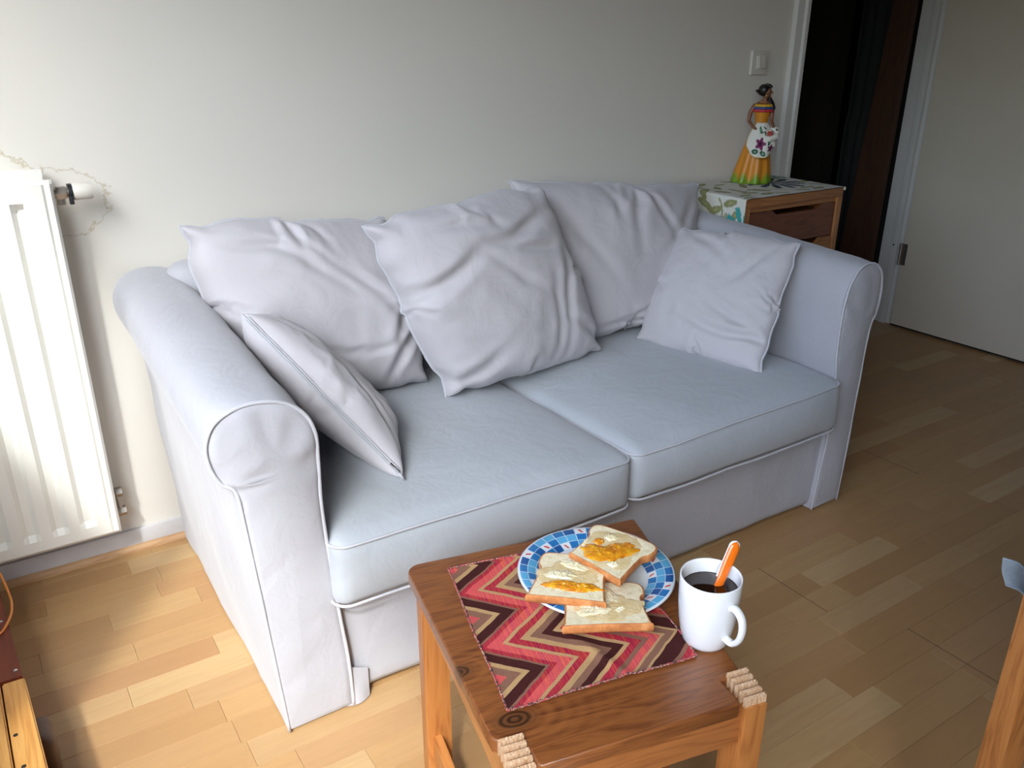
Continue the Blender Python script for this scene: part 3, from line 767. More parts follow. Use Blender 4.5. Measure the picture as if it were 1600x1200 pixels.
for (za, zb) in ((0.535, 0.646), (0.42, 0.531), (0.305, 0.416), (0.19, 0.301), (0.05, 0.186)):
    drawer(za, zb, CY0 + 0.003, M_cab)
# something pale folded in the second drawer
pf = MB(); V = []; F = []
for i in range(13):
    for j in range(9):
        u, v = i / 12, j / 8
        V.append((CX0 + 0.10 + 0.22 * u, CY0 + 0.03 + 0.2 * v, 0.634 + 0.006 * nz(u * 5, v * 5, 2) + 0.003 * math.sin(v * 12)))
for i in range(12):
    for j in range(8): F.append((i * 9 + j, (i + 1) * 9 + j, (i + 1) * 9 + j + 1, i * 9 + j + 1))
fc = part('folded_cloth', V, F, fabric('pale_linen', (0.45, 0.45, 0.45), (0.55, 0.55, 0.55)), None)
sm = fc.modifiers.new('s', 'SOLIDIFY'); sm.thickness = 0.02; sm.offset = -1
tag(fc, 'pale cloth folded inside the second drawer of the pine chest', 'cloth')

# floral print evaluated per vertex of a fine mesh
def floral(u, v):
    """u,v in metres on the cloth: u along x, v = distance from the front edge towards the wall; the left drop continues with u<0"""
    base = (0.66, 0.655, 0.59)
    def ell(cx, cy_, a, b, ang):
        du, dv = u - cx, v - cy_; c, s_ = math.cos(ang), math.sin(ang)
        return ((du * c + dv * s_) / a) ** 2 + ((-du * s_ + dv * c) / b) ** 2
    col = base
    olive = (0.27, 0.27, 0.12); teal = (0.05, 0.33, 0.31); navy = (0.035, 0.05, 0.085); sage = (0.36, 0.36, 0.22); black = (0.02, 0.025, 0.025)
    # stems
    for (cx, cy_, r, w, a0, a1, c) in ((0.02, 0.10, 0.09, 0.003, 1.2, 3.4, olive), (-0.06, 0.16, 0.07, 0.003, 2.5, 5.5, olive), (0.16, 0.02, 0.10, 0.003, 0.4, 2.6, sage), (0.34, 0.09, 0.08, 0.0025, 1, 4, sage)):
        d = math.hypot(u - cx, v - cy_); a = math.atan2(v - cy_, u - cx) % (2 * PI)
        if abs(d - r) < w and a0 < a < a1: col = c
    leaves = [(-0.05, 0.12, 0.030, 0.012, 1.9, olive), (-0.035, 0.17, 0.034, 0.011, 1.2, olive), (-0.085, 0.20, 0.03, 0.010, 2.2, olive), (-0.07, 0.07, 0.018, 0.012, 0.3, sage),
              (-0.055, 0.035, 0.020, 0.011, 2.4, olive), (-0.10, 0.045, 0.016, 0.011, 1.2, olive), (0.05, 0.05, 0.035, 0.012, 0.3, sage), (0.10, 0.08, 0.03, 0.011, 2.6, olive),
              (0.14, 0.04, 0.032, 0.012, 0.1, olive), (0.20, 0.03, 0.03, 0.010, 2.9, sage), (0.04, 0.14, 0.03, 0.012, 2.0, olive), (0.08, 0.20, 0.032, 0.012, 1.0, olive),
              (0.02, 0.24, 0.03, 0.011, 2.7, olive), (0.14, 0.25, 0.03, 0.011, 0.2, sage), (0.38, 0.03, 0.035, 0.012, 0.2, olive), (0.44, 0.09, 0.03, 0.010, 2.6, sage),
              (0.30, 0.03, 0.03, 0.012, 2.8, sage), (0.01, 0.19, 0.04, 0.014, 0.6, olive), (0.10, 0.13, 0.042, 0.014, 1.6, sage), (0.17, 0.10, 0.04, 0.013, 2.2, olive), (0.19, 0.19, 0.04, 0.013, 0.9, olive), (0.08, 0.28, 0.04, 0.013, 0.4, olive), (0.22, 0.28, 0.035, 0.012, 2.5, olive), (0.45, 0.15, 0.035, 0.012, 0.2, olive), (-0.02, 0.06, 0.03, 0.012, 1.9, olive), (0.36, 0.06, 0.04, 0.012, 0.1, sage), (0.42, 0.22, 0.03, 0.011, 1.1, olive), (0.03, 0.015, 0.03, 0.010, 0.2, sage), (0.25, 0.29, 0.03, 0.010, 0.5, olive)]
    for (cx, cy_, a, b, an, c) in leaves:
        e = ell(cx, cy_, a, b, an)
        if e < 1: col = c if e > 0.12 else tuple(x * 1.35 for x in c)
    for (fx, fy, R, n, c, w) in ((0.33, 0.19, 0.115, 13, navy, 0.34), (-0.095, 0.005, 0.070, 9, teal, 0.34), (-0.10, 0.165, 0.034, 8, black, 0.34), (0.46, 0.29, 0.05, 7, teal, 0.33), (-0.02, 0.30, 0.045, 7, teal, 0.33)):
        du, dv = u - fx, v - fy; d = math.hypot(du, dv)
        if d < R:
            a = (math.atan2(dv, du) / (2 * PI) * n) % 1 - 0.5
            wid = w * math.sin(min(1, d / R + 0.12) * PI * 0.8)
            if abs(a) < wid: col = c
            if d < R * 0.16: col = tuple(x * 2.2 + 0.02 for x in c)
    return col
def vmat(name, rough=0.9, **k):
    t = NT(name); at = t.n('ShaderNodeAttribute'); at.attribute_name = 'print'
    t.set(base=at.outputs['Color'], rough=rough, **k)
    t.bump(t.noise(t.coords(), 500, 2), 0.2, 0.0006); return t.m
def paint(o, cols):
    a = o.data.color_attributes.new('print', 'FLOAT_COLOR', 'POINT')
    a.data.foreach_set('color', np.array([c4(c) for c in cols], dtype=np.float32).ravel())
V = []; F = []; cols = []
drop = 0.20; Wc = CX1 - CX0 + 0.002; Dc = CY1 - CY0 + 0.004
us = np.arange(-drop, Wc + 0.012, 0.0032); vs = np.arange(-0.004, Dc, 0.0032)
for u in us:
    for v in vs:
        wv = 0.0015 * nz(u * 20, v * 14, 0)
        if u < 0: x = CX0 - 0.005 - 0.004 * abs(nz(v * 14, u * 3, 5)) * min(1, -u * 20); z = CZ + 0.003 + u
        elif u > Wc: x = CX0 + Wc; z = CZ + 0.003 - (u - Wc)
        else: x = CX0 + u; z = CZ + 0.0035 + wv
        if -0.01 < u < 0.01: r = 0.006; z = CZ + 0.003 - 0.002 + (0.002 if u > 0 else u * 0.9)
        V.append((x, CY0 - 0.001 + v, z)); cols.append(floral(u, v))
nv = len(vs)
for i in range(len(us) - 1):
    for j in range(nv - 1): F.append((i * nv + j, (i + 1) * nv + j, (i + 1) * nv + j + 1, i * nv + j + 1))
clo = part('table_runner', V, F, vmat('floral_cotton'), None); paint(clo, cols)
tag(clo, 'white cloth with green leaves and dark flowers covering the pine chest', 'cloth')

# figurine
FX, FY, FZ = 2.325, 2.020, CZ + 0.0045
fg = empty('figurine', (FX, FY, FZ)); tag(fg, 'painted statuette of a woman in an orange dress on the floral cloth', 'figurine')
fg.scale = (1.2, 1.2, 1.0)
M_skin = mottled('painted_skin', (0.20, 0.075, 0.035), (0.23, 0.09, 0.042), 30, 0.45)
M_hair = plain('painted_hair', (0.010, 0.007, 0.006), 0.4)
A0 = math.atan2(-0.838, 0.546)
TOC = Vector((-0.70, -0.71, 0)); RGT = Vector((0.71, -0.70, 0))   # towards the room and to its right
def L(a, b, z): return Vector((FX, FY, FZ)) + RGT * a + TOC * b + Vector((0, 0, z))
def skirt_fn(V_):
    pass
V = []; F = []; cols = []; nA = 96; zs = [0.0, 0.002, 0.006] + [0.012 + 0.008 * i for i in range(24)]
for z in zs:
    t = z / 0.200
    r0 = 0.0575 * (1 - t) + 0.017 * t + 0.004 * math.sin(t * PI)
    offx = -0.012 * (1 - t)
    for i in range(nA):
        a = 2 * PI * i / nA
        fold = 0.10 * (1 - t) ** 0.8 * math.cos(a * 9 + 0.6 * math.sin(a * 2)) + 0.03 * math.cos(a * 5 + 1) * (1 - t)
        r = r0 * (1 + fold) * (0.97 if z < 0.002 else 1)
        p = L(offx + r * math.cos(a) * 0.92, r * math.sin(a) * 0.92, z); V.append(tuple(p))
        g = max(0, min(1, (0.030 + 0.012 * math.cos(a * 9) - z) / 0.016))
        cols.append((0.62 * (1 - g) + 0.16 * g, 0.235 * (1 - g) + 0.29 * g, 0.014 * (1 - g) + 0.012 * g))
m = len(zs)
for k in range(m - 1):
    for i in range(nA): j = (i + 1) % nA; F.append((k * nA + i, k * nA + j, (k + 1) * nA + j, (k + 1) * nA + i))
F.append(tuple(range(nA))[::-1]); F.append(tuple((m - 1) * nA + i for i in range(nA)))
sk = part('skirt', V, F, vmat('painted_orange', 0.4), fg); paint(sk, cols)
def lathe_l(prof, cxy, sx=1.0, sy_=1.0, n=28):
    V = []; F = []
    for (r, z) in prof:
        for i in range(n):
            a = 2 * PI * i / n; V.append(tuple(L(cxy[0] + r * sx * math.cos(a), cxy[1] + r * sy_ * math.sin(a), z)))
    for k in range(len(prof) - 1):
        for i in range(n): j = (i + 1) % n; F.append((k * n + i, k * n + j, (k + 1) * n + j, (k + 1) * n + i))
    F.append(tuple(range(n))[::-1]); F.append(tuple((len(prof) - 1) * n + i for i in range(n)))
    return V, F
V, F = lathe_l([(0.0185, 0.190), (0.0175, 0.202), (0.019, 0.215), (0.0225, 0.230), (0.0235, 0.243), (0.022, 0.250)], (0.001, 0), 1.0, 0.82)
part('bodice', V, F, plain('bodice_orange', (0.60, 0.23, 0.014), 0.4), fg)
# ruffle in three colours
for (za, zb, r1, r2, c) in ((0.250, 0.259, 0.0285, 0.0265, (0.72, 0.40, 0.02)), (0.242, 0.251, 0.0305, 0.0290, (0.03, 0.07, 0.22)), (0.2345, 0.243, 0.0315, 0.0305, (0.55, 0.03, 0.04))):
    V = []; F = []; n = 72
    for (r, z) in ((r1 - 0.003, za), (r1, za), (r2, zb), (r2 - 0.004, zb)):
        for i in range(n):
            a = 2 * PI * i / n; rr = r + 0.0011 * math.sin(a * 14) * (1 if z == za else 0.4)
            V.append(tuple(L(0.001 + rr * math.cos(a) * 1.0, rr * math.sin(a) * 0.80, z)))
    for k in range(3):
        for i in range(n): j = (i + 1) % n; F.append((k * n + i, k * n + j, (k + 1) * n + j, (k + 1) * n + i))
    for i in range(n): j = (i + 1) % n; F.append((3 * n + i, 3 * n + j, j, i))
    part('ruffle', V, F, plain('ruffle_paint', c, 0.4), fg)
# body: shoulders, neck, head, both arms, one skinned surface
bme = bpy.data.meshes.new('body'); J = {}; BV = []; BE = []; BR_ = []
def jt(nm, a, b, z, r, par=None, r2=None):
    J[nm] = len(BV); BV.append(tuple(L(a, b, z) - Vector(fg.location))); BR_.append((r, r2 or r))
    if par: BE.append((J[par], J[nm]))
jt('chest', 0.001, 0, 0.240, 0.017); jt('sh', 0.001, 0, 0.259, 0.016, 'chest'); jt('neck', 0.003, 0, 0.270, 0.0065, 'sh'); jt('neck2', 0.006, 0.001, 0.279, 0.0062, 'neck')
jt('head', 0.009, 0.002, 0.291, 0.0125, 'neck2', 0.0115); jt('head2', 0.010, 0.002, 0.303, 0.0128, 'head', 0.0115); jt('crown', 0.009, 0.001, 0.313, 0.008, 'head2')
jt('ls', -0.021, 0.003, 0.255, 0.0085, 'sh'); jt('lu', -0.032, 0.006, 0.232, 0.0068, 'ls'); jt('le', -0.035, 0.010, 0.205, 0.0055, 'lu'); jt('lf', -0.022, 0.022, 0.186, 0.0045, 'le'); jt('lh', -0.010, 0.026, 0.177, 0.005, 'lf')
jt('rs', 0.023, 0.0, 0.255, 0.0085, 'sh'); jt('ru', 0.027, 0.004, 0.232, 0.0066, 'rs'); jt('re', 0.027, 0.010, 0.208, 0.0055, 'ru'); jt('rf', 0.032, 0.022, 0.192, 0.0045, 're'); jt('rh', 0.034, 0.030, 0.186, 0.005, 'rf')
bme.from_pydata(BV, BE, []); bo = bpy.data.objects.new('body', bme); lk(bo); bo.parent = fg
mdk = bo.modifiers.new('k', 'SKIN'); mds = bo.modifiers.new('s', 'SUBSURF'); mds.levels = 2; mds.render_levels = 2
for i, sv in enumerate(bme.skin_vertices[0].data): sv.radius = BR_[i]; sv.use_root = (i == 0)
mdk.use_smooth_shade = True; bme.materials.append(M_skin)
# face looks to the right: nose, lips, eye, brow
fc_ = MB()
fc_.tube([L(0.0205, 0.004, 0.300), L(0.0232, 0.004, 0.2935), L(0.021, 0.004, 0.292)], [0.0012, 0.0021, 0.0014], 8)
fc_.tube([L(0.018, 0.003, 0.283), L(0.0195, 0.003, 0.281), L(0.017, 0.003, 0.279)], [0.002, 0.003, 0.002], 8)
fc_.build('nose', M_skin, fg)
MB().tube([L(0.0195, 0.001, 0.2880), L(0.0205, 0.004, 0.2878), L(0.0190, 0.007, 0.2880)], 0.0011, 8).build('lips', plain('lip_paint', (0.30, 0.03, 0.025), 0.4), fg)
MB().tube([L(0.0190, 0.0075, 0.2985), L(0.0170, 0.0100, 0.2985)], [0.0012, 0.0014], 8).tube([L(0.0195, 0.0075, 0.3020), L(0.0165, 0.0105, 0.3025)], 0.0006, 6).build('eye', M_hair, fg)
# ears and gold earrings, necklace
MB().tube([L(0.0065, 0.0135, 0.297), L(0.0060, 0.0145, 0.292)], 0.0022, 8).build('ear', M_skin, fg)
M_gold = plain('gold_paint', (0.65, 0.42, 0.16), 0.35)
for (a, b) in ((0.0060, 0.0155), (0.018, -0.006)):
    MB().tube([L(a, b, 0.2885), L(a, b, 0.2845)], 0.0020, 8).build('earring', M_gold, fg)
MB().tube([L(0.001 + 0.011 * math.cos(a), 0.010 * math.sin(a), 0.268 - 0.002 * math.sin(a)) for a in [2 * PI * k / 20 for k in range(20)]], 0.0009, 6, closed=True).build('necklace', M_gold, fg)
hr = MB()
V, F = lathe_l([(0.002, 0.3225), (0.009, 0.3205), (0.0145, 0.314), (0.0165, 0.304), (0.0150, 0.294), (0.010, 0.286), (0.004, 0.283)], (0.0, -0.001), 1.02, 1.0)
hr.add(V, F)
hr.tube([L(0.004, 0.004, 0.319), L(0.013, 0.008, 0.317), L(0.018, 0.010, 0.311)], [0.005, 0.0045, 0.0025], 10)
hr.tube([L(0.004, 0, 0.319), L(0.014, -0.004, 0.317), L(0.021, -0.003, 0.312)], [0.006, 0.0055, 0.003], 10)
hr.tube([L(-0.012, 0.001, 0.299), L(-0.018, 0.002, 0.294)], [0.009, 0.011], 12)
hr.tube([L(0.006, -0.010, 0.295), L(0.015, -0.006, 0.278), L(0.022, 0.0, 0.262), L(0.027, 0.006, 0.246), L(0.024, 0.008, 0.232)], [0.006, 0.0065, 0.0085, 0.0085, 0.003], 12)
hr.build('hair', M_hair, fg)
# apron: flaring white cloth held up at both sides with flowers
V = []; F = []; cols = []
nu, nvv = 64, 64
def apron_col(u, v):
    c = (0.74, 0.73, 0.66)
    def fl(cx, cy_, R, n, colr, mid):
        nonlocal c
        du, dv = u - cx, v - cy_; d = math.hypot(du, dv)
        a = math.atan2(dv, du)
        if d < R * (0.78 + 0.22 * math.cos(a * n)): c = colr if d > R * 0.28 else mid
    def el(cx, cy_, a, b, an, col_):
        nonlocal c
        du, dv = u - cx, v - cy_; k, s_ = math.cos(an), math.sin(an)
        e = ((du * k + dv * s_) / a) ** 2 + ((-du * s_ + dv * k) / b) ** 2
        if e < 1: c = col_ if e > 0.1 else (0.30, 0.5, 0.3)
    g = (0.012, 0.085, 0.045)
    el(0.30, 0.16, 0.12, 0.075, 0.3, g); el(0.58, 0.12, 0.11, 0.07, -0.6, g); el(0.80, 0.45, 0.12, 0.05, 1.2, g); el(0.44, 0.80, 0.12, 0.06, -0.9, (0.03, 0.17, 0.09)); el(0.68, 0.66, 0.12, 0.04, 1.7, g)
    fl(0.48, 0.40, 0.20, 5, (0.20, 0.016, 0.10), (0.04, 0.004, 0.03)); fl(0.84, 0.24, 0.12, 5, (0.16, 0.016, 0.08), (0.03, 0.004, 0.02))
    if v < 0.03 or u < 0.02: c = (0.62, 0.50, 0.18)
    return c
for i in range(nu + 1):
    for j in range(nvv + 1):
        u, v = i / nu, j / nvv
        lo_w = 0.040; hi_w = 0.015
        w = (hi_w + (lo_w - hi_w) * math.sin(min(1, (1 - v) * 1.4) * PI / 2)) * (1 - 0.35 * max(0, 0.25 - v) * 4 * abs(2 * u - 1) ** 2)
        ang = (2 * u - 1)
        a = ang * w + 0.003; t = v
        rr = 0.0435 * (1 - v) ** 0.8 + 0.0205
        b = rr * math.sqrt(max(0.0, 1 - (ang * 0.82) ** 2)) + 0.002 * math.cos(u * 18) * (1 - v)
        z = 0.090 + 0.110 * v + 0.010 * abs(ang) ** 2 * (1 - v)
        V.append(tuple(L(a, b, z))); cols.append(apron_col(u, v))
for i in range(nu):
    for j in range(nvv): F.append((i * (nvv + 1) + j, (i + 1) * (nvv + 1) + j, (i + 1) * (nvv + 1) + j + 1, i * (nvv + 1) + j + 1))
ap = part('apron', V, F, vmat('painted_apron', 0.4), fg); paint(ap, cols)
sm = ap.modifiers.new('s', 'SOLIDIFY'); sm.thickness = 0.002
# bunch in the gathered apron: raised cloth fold, rose, orange petals
gf = MB().tube([L(0.012, 0.034, 0.155), L(0.026, 0.042, 0.150), L(0.041, 0.036, 0.156), L(0.045, 0.022, 0.168)], [0.006, 0.010, 0.010, 0.007], 12)
gf.tube([L(0.030, 0.020, 0.186), L(0.040, 0.024, 0.180), L(0.046, 0.024, 0.168)], [0.006, 0.009, 0.007], 12)
gf.build('apron_fold', plain('apron_white', (0.72, 0.71, 0.64), 0.4), fg)
rs = MB()
for k in range(6):
    a = k * PI / 3; rs.tube([L(0.024 + 0.004 * math.cos(a), 0.040, 0.168 + 0.004 * math.sin(a)), L(0.024 + 0.0075 * math.cos(a), 0.045, 0.168 + 0.0075 * math.sin(a))], [0.0035, 0.0028], 8)
rs.build('rose', plain('rose_pink', (0.55, 0.14, 0.09), 0.4), fg)
MB().tube([L(0.024, 0.040, 0.168), L(0.024, 0.050, 0.168)], [0.006, 0.0042], 10).build('rose_centre', plain('rose_red', (0.40, 0.008, 0.012), 0.4), fg)
yp = MB()
for k in range(4): yp.tube([L(0.030, 0.040, 0.160 - k * 0.0022), L(0.044, 0.036, 0.160 - k * 0.0035)], [0.0018, 0.0026], 8)
yp.build('petals', plain('petal_yellow', (0.70, 0.36, 0.02), 0.4), fg)
M_leaf = plain('leaf_green', (0.015, 0.10, 0.03), 0.4)
for (a0, z0, a1, z1) in ((0.012, 0.174, -0.004, 0.166), (0.014, 0.180, 0.006, 0.190), (0.040, 0.184, 0.044, 0.176)):
    MB().tube([L(a0, 0.037, z0), L((a0 + a1) / 2, 0.040, (z0 + z1) / 2), L(a1, 0.036, z1)], [0.001, 0.0035, 0.0005], 8, flat=0.4).build('leaf', M_leaf, fg)

# ---------------------------------------------------------------- things in the dark passage
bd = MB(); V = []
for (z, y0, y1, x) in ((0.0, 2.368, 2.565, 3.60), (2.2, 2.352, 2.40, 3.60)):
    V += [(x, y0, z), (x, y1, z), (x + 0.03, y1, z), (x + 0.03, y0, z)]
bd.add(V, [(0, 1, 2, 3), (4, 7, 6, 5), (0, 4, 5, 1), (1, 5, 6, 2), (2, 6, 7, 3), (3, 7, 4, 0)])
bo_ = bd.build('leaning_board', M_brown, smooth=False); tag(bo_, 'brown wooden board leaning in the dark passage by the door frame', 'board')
cu = []; F = []; n = 90
for i in range(n + 1):
    t = i / n; yy = 2.44 + 0.20 * t
    xx = 3.645 + 0.012 * math.sin(t * 22) + 0.006 * math.sin(t * 17 + 1)
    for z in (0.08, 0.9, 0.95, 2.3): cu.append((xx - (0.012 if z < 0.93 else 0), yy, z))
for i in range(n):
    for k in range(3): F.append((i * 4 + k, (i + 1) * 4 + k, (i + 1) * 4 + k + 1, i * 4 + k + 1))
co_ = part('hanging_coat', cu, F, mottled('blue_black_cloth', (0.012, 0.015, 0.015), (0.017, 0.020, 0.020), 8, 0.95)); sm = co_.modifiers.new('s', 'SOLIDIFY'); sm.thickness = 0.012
tag(co_, 'dark blue-black cloth hanging in the unlit passage', 'cloth')

# ---------------------------------------------------------------- side table
AT = math.atan2(-0.209, 0.978)
tb = empty('side_table', (0.47, 1.032, 0.0), AT); tag(tb, 'low pine side table with sawn leg tops in front of the sofa', 'table')
ZT = 0.480
# local: x along the back edge, y negative towards the viewer.  The top is built of three glued boards.
def edge_x(v):  # left and right borders at depth v
    return 0.0 + 0.010 * v / 0.44, 0.412 - (0.412 - 0.352) * v / 0.44
def board(v0, v1, first=False, last=False):
    out = []
    (a0, b0), (a1, b1) = edge_x(v0), edge_x(v1)
    r = 0.022
    if first:
        pts = [(a0 + r * (1 - math.cos(t)), -v0 - r * (1 - math.sin(t))) for t in [PI / 2 * (1 - k / 6) for k in range(7)]][::-1]
        pr_ = [(b0 - 0.006 * (1 - math.cos(t)), -v0 - 0.006 * (1 - math.sin(t))) for t in [PI / 2 * (1 - k / 4) for k in range(5)]]
        poly = pts + pr_
        poly += [(b1, -v1), (a1, -v1)]
    elif last:
        (an, bn) = edge_x(0.395)
        poly = [(a0, -v0), (b0, -v0), (bn, -0.392), (bn - 0.005, -0.397), (bn - 0.035, -0.398), (0.324, -v1 + 0.004), (0.320, -v1), (0.050, -v1), (0.046, -v1 + 0.004), (0.046, -0.391), (an + 0.006, -0.391), (an, -0.385)]
    else: poly = [(a0, -v0), (b0, -v0), (b1, -v1), (a1, -v1)]
    bm = bmesh.new(); vs_ = [bm.verts.new((x, y, ZT - 0.020)) for x, y in poly]; f = bm.faces.new(vs_)
    g = bmesh.ops.extrude_face_region(bm, geom=[f])
    for v in [q for q in g['geom'] if isinstance(q, bmesh.types.BMVert)]: v.co.z = ZT
    bmesh.ops.recalc_face_normals(bm, faces=bm.faces)
    eds = [e for e in bm.edges if all(abs(v.co.z - ZT) < 1e-6 for v in e.verts)]
    # soften only the outer rim strongly, glue lines hardly
    outer = []; inner = []
    for e in eds:
        (x1, y1, _), (x2, y2, _) = e.verts[0].co, e.verts[1].co
        glue = (abs(y1 - y2) < 1e-6 and ((abs(y1 + v0) < 1e-6 and not first) or (abs(y1 + v1) < 1e-6 and not last)))
        (inner if glue else outer).append(e)
    bmesh.ops.bevel(bm, geom=outer, offset=0.003, segments=3, affect='EDGES', profile=0.6)
    MB().bm(bm).build('top_board', M_top, tb, local=True, sharp=50)
board(0.0, 0.1395, first=True); board(0.1405, 0.2985); board(0.2995, 0.444, last=True)
# legs
for (x0, x1, y0, y1) in ((0.012, 0.056, -0.046, -0.014), (0.350, 0.392, -0.046, -0.014)):
    lg = MB().box(x0, x1, y0, y1, 0.0, ZT - 0.020, b=0.003).build('leg', M_pine, tb, local=True)
for (x0, x1) in ((0.013, 0.045), (0.334, 0.366)):
    lg = MB().box(x0, x1, -0.443, -0.396, 0.0, ZT - 0.014, b=0.0025).build('leg', M_pine, tb, local=True)
    # sawn comb of five ragged fins on top
    for k in range(5):
        m = MB(); yk = -0.3950 - k * 0.0098; n = 14; V = []; F = []
        zt = ZT + 0.006 - 0.0020 * k
        for i in range(n + 1):
            x = x0 + (x1 - x0) * i / n; zz = zt + 0.0004 * (1 if i % 2 else -1) * rnd.random()
            V += [(x, yk, ZT - 0.016), (x, yk, zz), (x, yk - 0.0050, zz - 0.0008), (x, yk - 0.0050, ZT - 0.016)]
        for i in range(n):
            for q_ in range(3): F.append((i * 4 + q_, (i + 1) * 4 + q_, (i + 1) * 4 + q_ + 1, i * 4 + q_ + 1))
        F.append((0, 1, 2, 3)); F.append((n * 4, n * 4 + 3, n * 4 + 2, n * 4 + 1))
        f_ = part('sawn_fin', V, F, M_cut, lg, smooth=False, local=True)
# aprons and stretchers
MB().box(0.050, 0.352, -0.034, -0.018, ZT - 0.075, ZT - 0.020, b=0.002).build('apron', M_pine_x, tb, local=True)
MB().box(0.042, 0.336, -0.434, -0.412, ZT - 0.078, ZT - 0.020, b=0.002).build('apron', M_pine_x, tb, local=True)
for (xa, xb) in ((0.016, 0.014), (0.372, 0.344)):
    m = MB(); z0, z1 = ZT - 0.062, ZT - 0.020
    V = [(xa, -0.040, z0), (xa + 0.016, -0.040, z0), (xb + 0.016, -0.400, z0), (xb, -0.400, z0), (xa, -0.040, z1), (xa + 0.016, -0.040, z1), (xb + 0.016, -0.400, z1), (xb, -0.400, z1)]
    BF = [(0, 1, 2, 3), (4, 7, 6, 5), (0, 4, 5, 1), (1, 5, 6, 2), (2, 6, 7, 3), (3, 7, 4, 0)]
    m.add(V, BF).build('apron', M_pine_y, tb, local=True, smooth=False)
    m = MB(); V = [(x + (0.006 if xa < 0.1 else -0.006), y, z - 0.300) for x, y, z in V]; V = [(x, y, z if z > 0.15 else z) for x, y, z in V]
    m.add(V, BF).build('stretcher', M_pine_y, tb, local=True, smooth=False)
MB().box(0.035, 0.350, -0.238, -0.206, 0.128, 0.150, b=0.002).build('stretcher', M_pine_x, tb, local=True)
MB().box(0.048, 0.336, -0.425, -0.395, 0.300, 0.318, b=0.002).build('stretcher', M_pine_x, tb, local=True)
MB().tube([(0.262, -0.408, 0.318), (0.262, -0.408, 0.338), (0.258, -0.408, 0.345)], 0.0018, 8).build('bent_nail', M_chrome, tb, local=True)

# ---------------------------------------------------------------- placemat (woven zigzag)
A = Vector((0.437, 0.679)); Bx = Vector((0.707, 0.624)); Dx = Vector((0.521, 0.983))
eu, ev = (Bx - A), (Dx - A)
V = []; F = []; n1, n2 = 70, 80
for i in range(n1 + 1):
    for j in range(n2 + 1):
        u, v = i / n1, j / n2
        wob = 0.006 * math.sin(v * 5.2 + 0.5) * (1 - abs(2 * u - 1)) * 0.3
        p = A + eu * (u + 0.010 * math.sin(v * 9) * (1 if u > 0.9 else 0.4 * (1 - u))) + ev * (v + 0.008 * math.sin(u * 8 + 1) * (v - 0.4))
        lift = 0.0025 + 0.0040 * math.exp(-(((u - 0.56) * 0.9 + (v - 0.12) * 0.42) / 0.030) ** 2) * math.exp(-((v - 0.12) / 0.22) ** 2)
        lift += 0.0006 * nz(u * 6, v * 6, 4) + 0.0012 * math.exp(-min(u, 1 - u, v, 1 - v) / 0.02)
        V.append((p.x, p.y, ZT + lift))
for i in range(n1):
    for j in range(n2): F.append((i * (n2 + 1) + j, (i + 1) * (n2 + 1) + j, (i + 1) * (n2 + 1) + j + 1, i * (n2 + 1) + j + 1))
t = NT('zigzag_weave')
uvn = t.n('ShaderNodeUVMap'); uvn.uv_map = 'UVMap'; sxy = t.n('ShaderNodeSeparateXYZ'); t.l(uvn.outputs[0], sxy.inputs[0])
U, W = sxy.outputs[0], sxy.outputs[1]
dn_ = t.math('MULTIPLY', t.math('SUBTRACT', t.noise(uvn.outputs[0], 7, 2), 0.5), 0.030)
ph = t.math('DIVIDE', t.math('SUBTRACT', W, 0.18), 0.4)
tri = t.math('MULTIPLY', t.math('ABSOLUTE', t.math('SUBTRACT', t.math('FRACT', t.math('ADD', ph, 0.5)), 0.5)), 2.0)   # 0 at right tips, 1 at left ones
s_ = t.math('ADD', t.math('ADD', U, t.math('MULTIPLY', tri, 0.30)), dn_)
tan_ = (0.50, 0.31, 0.14); brn_ = (0.060, 0.014, 0.012); mixc = (0.19, 0.075, 0.045); crim = (0.33, 0.012, 0.030); salm = (0.74, 0.125, 0.110); purp = (0.30, 0.02, 0.08)
bands = [(0, salm), (0.057, mixc), (0.130, tan_), (0.171, brn_), (0.260, mixc), (0.283, crim), (0.328, salm), (0.405, tan_), (0.440, crim), (0.505, tan_), (0.560, mixc), (0.623, brn_),
         (0.687, tan_), (0.722, crim), (0.791, mixc), (0.834, salm), (0.901, tan_), (0.922, mixc), (0.974, tan_), (1.000, brn_), (1.125, mixc), (1.160, crim), (1.215, salm), (1.27, mixc), (1.30, tan_)]
R_ = t.ramp(t.math('DIVIDE', s_, 1.4), [(p / 1.4, c) for p, c in bands], const=True)
# threads: coloured lines along the length in the red zones
ln_ = t.n('ShaderNodeCombineXYZ'); t.l(t.math('MULTIPLY', U, 160.0), ln_.inputs[0]); t.l(t.math('MULTIPLY', W, 2.5), ln_.inputs[1])
thr = t.noise(ln_.outputs[0], 1.0, 1)
sepc = t.n('ShaderNodeSeparateColor'); t.l(R_, sepc.inputs[0])
redm = t.math('GREATER_THAN', t.math('SUBTRACT', sepc.outputs[0], t.math('MULTIPLY', sepc.outputs[1], 3.5)), 0.12)
tc_ = t.ramp(thr, [(0.30, (0.22, 0.02, 0.14)), (0.42, (0.45, 0.02, 0.05)), (0.52, (0.62, 0.06, 0.10)), (0.62, (0.72, 0.16, 0.03))])
colr = t.mix(t.math('MULTIPLY', redm, 0.42), R_, tc_)
wv = t.math('MULTIPLY', t.math('SINE', t.math('MULTIPLY', U, 700.0)), t.math('SINE', t.math('MULTIPLY', W, 800.0)))
mixm = t.math('COMPARE', sepc.outputs[0], mixc[0], 0.01)
colr = t.mix(t.math('MULTIPLY', mixm, t.math('MULTIPLY', t.math('ADD', wv, 1.0), 0.17)), colr, c4((0.55, 0.36, 0.24)))
t.set(base=colr, rough=0.95, spec=0.15); t.bump(wv, 0.5, 0.0008)
pm = part('placemat', V, F, t.m)
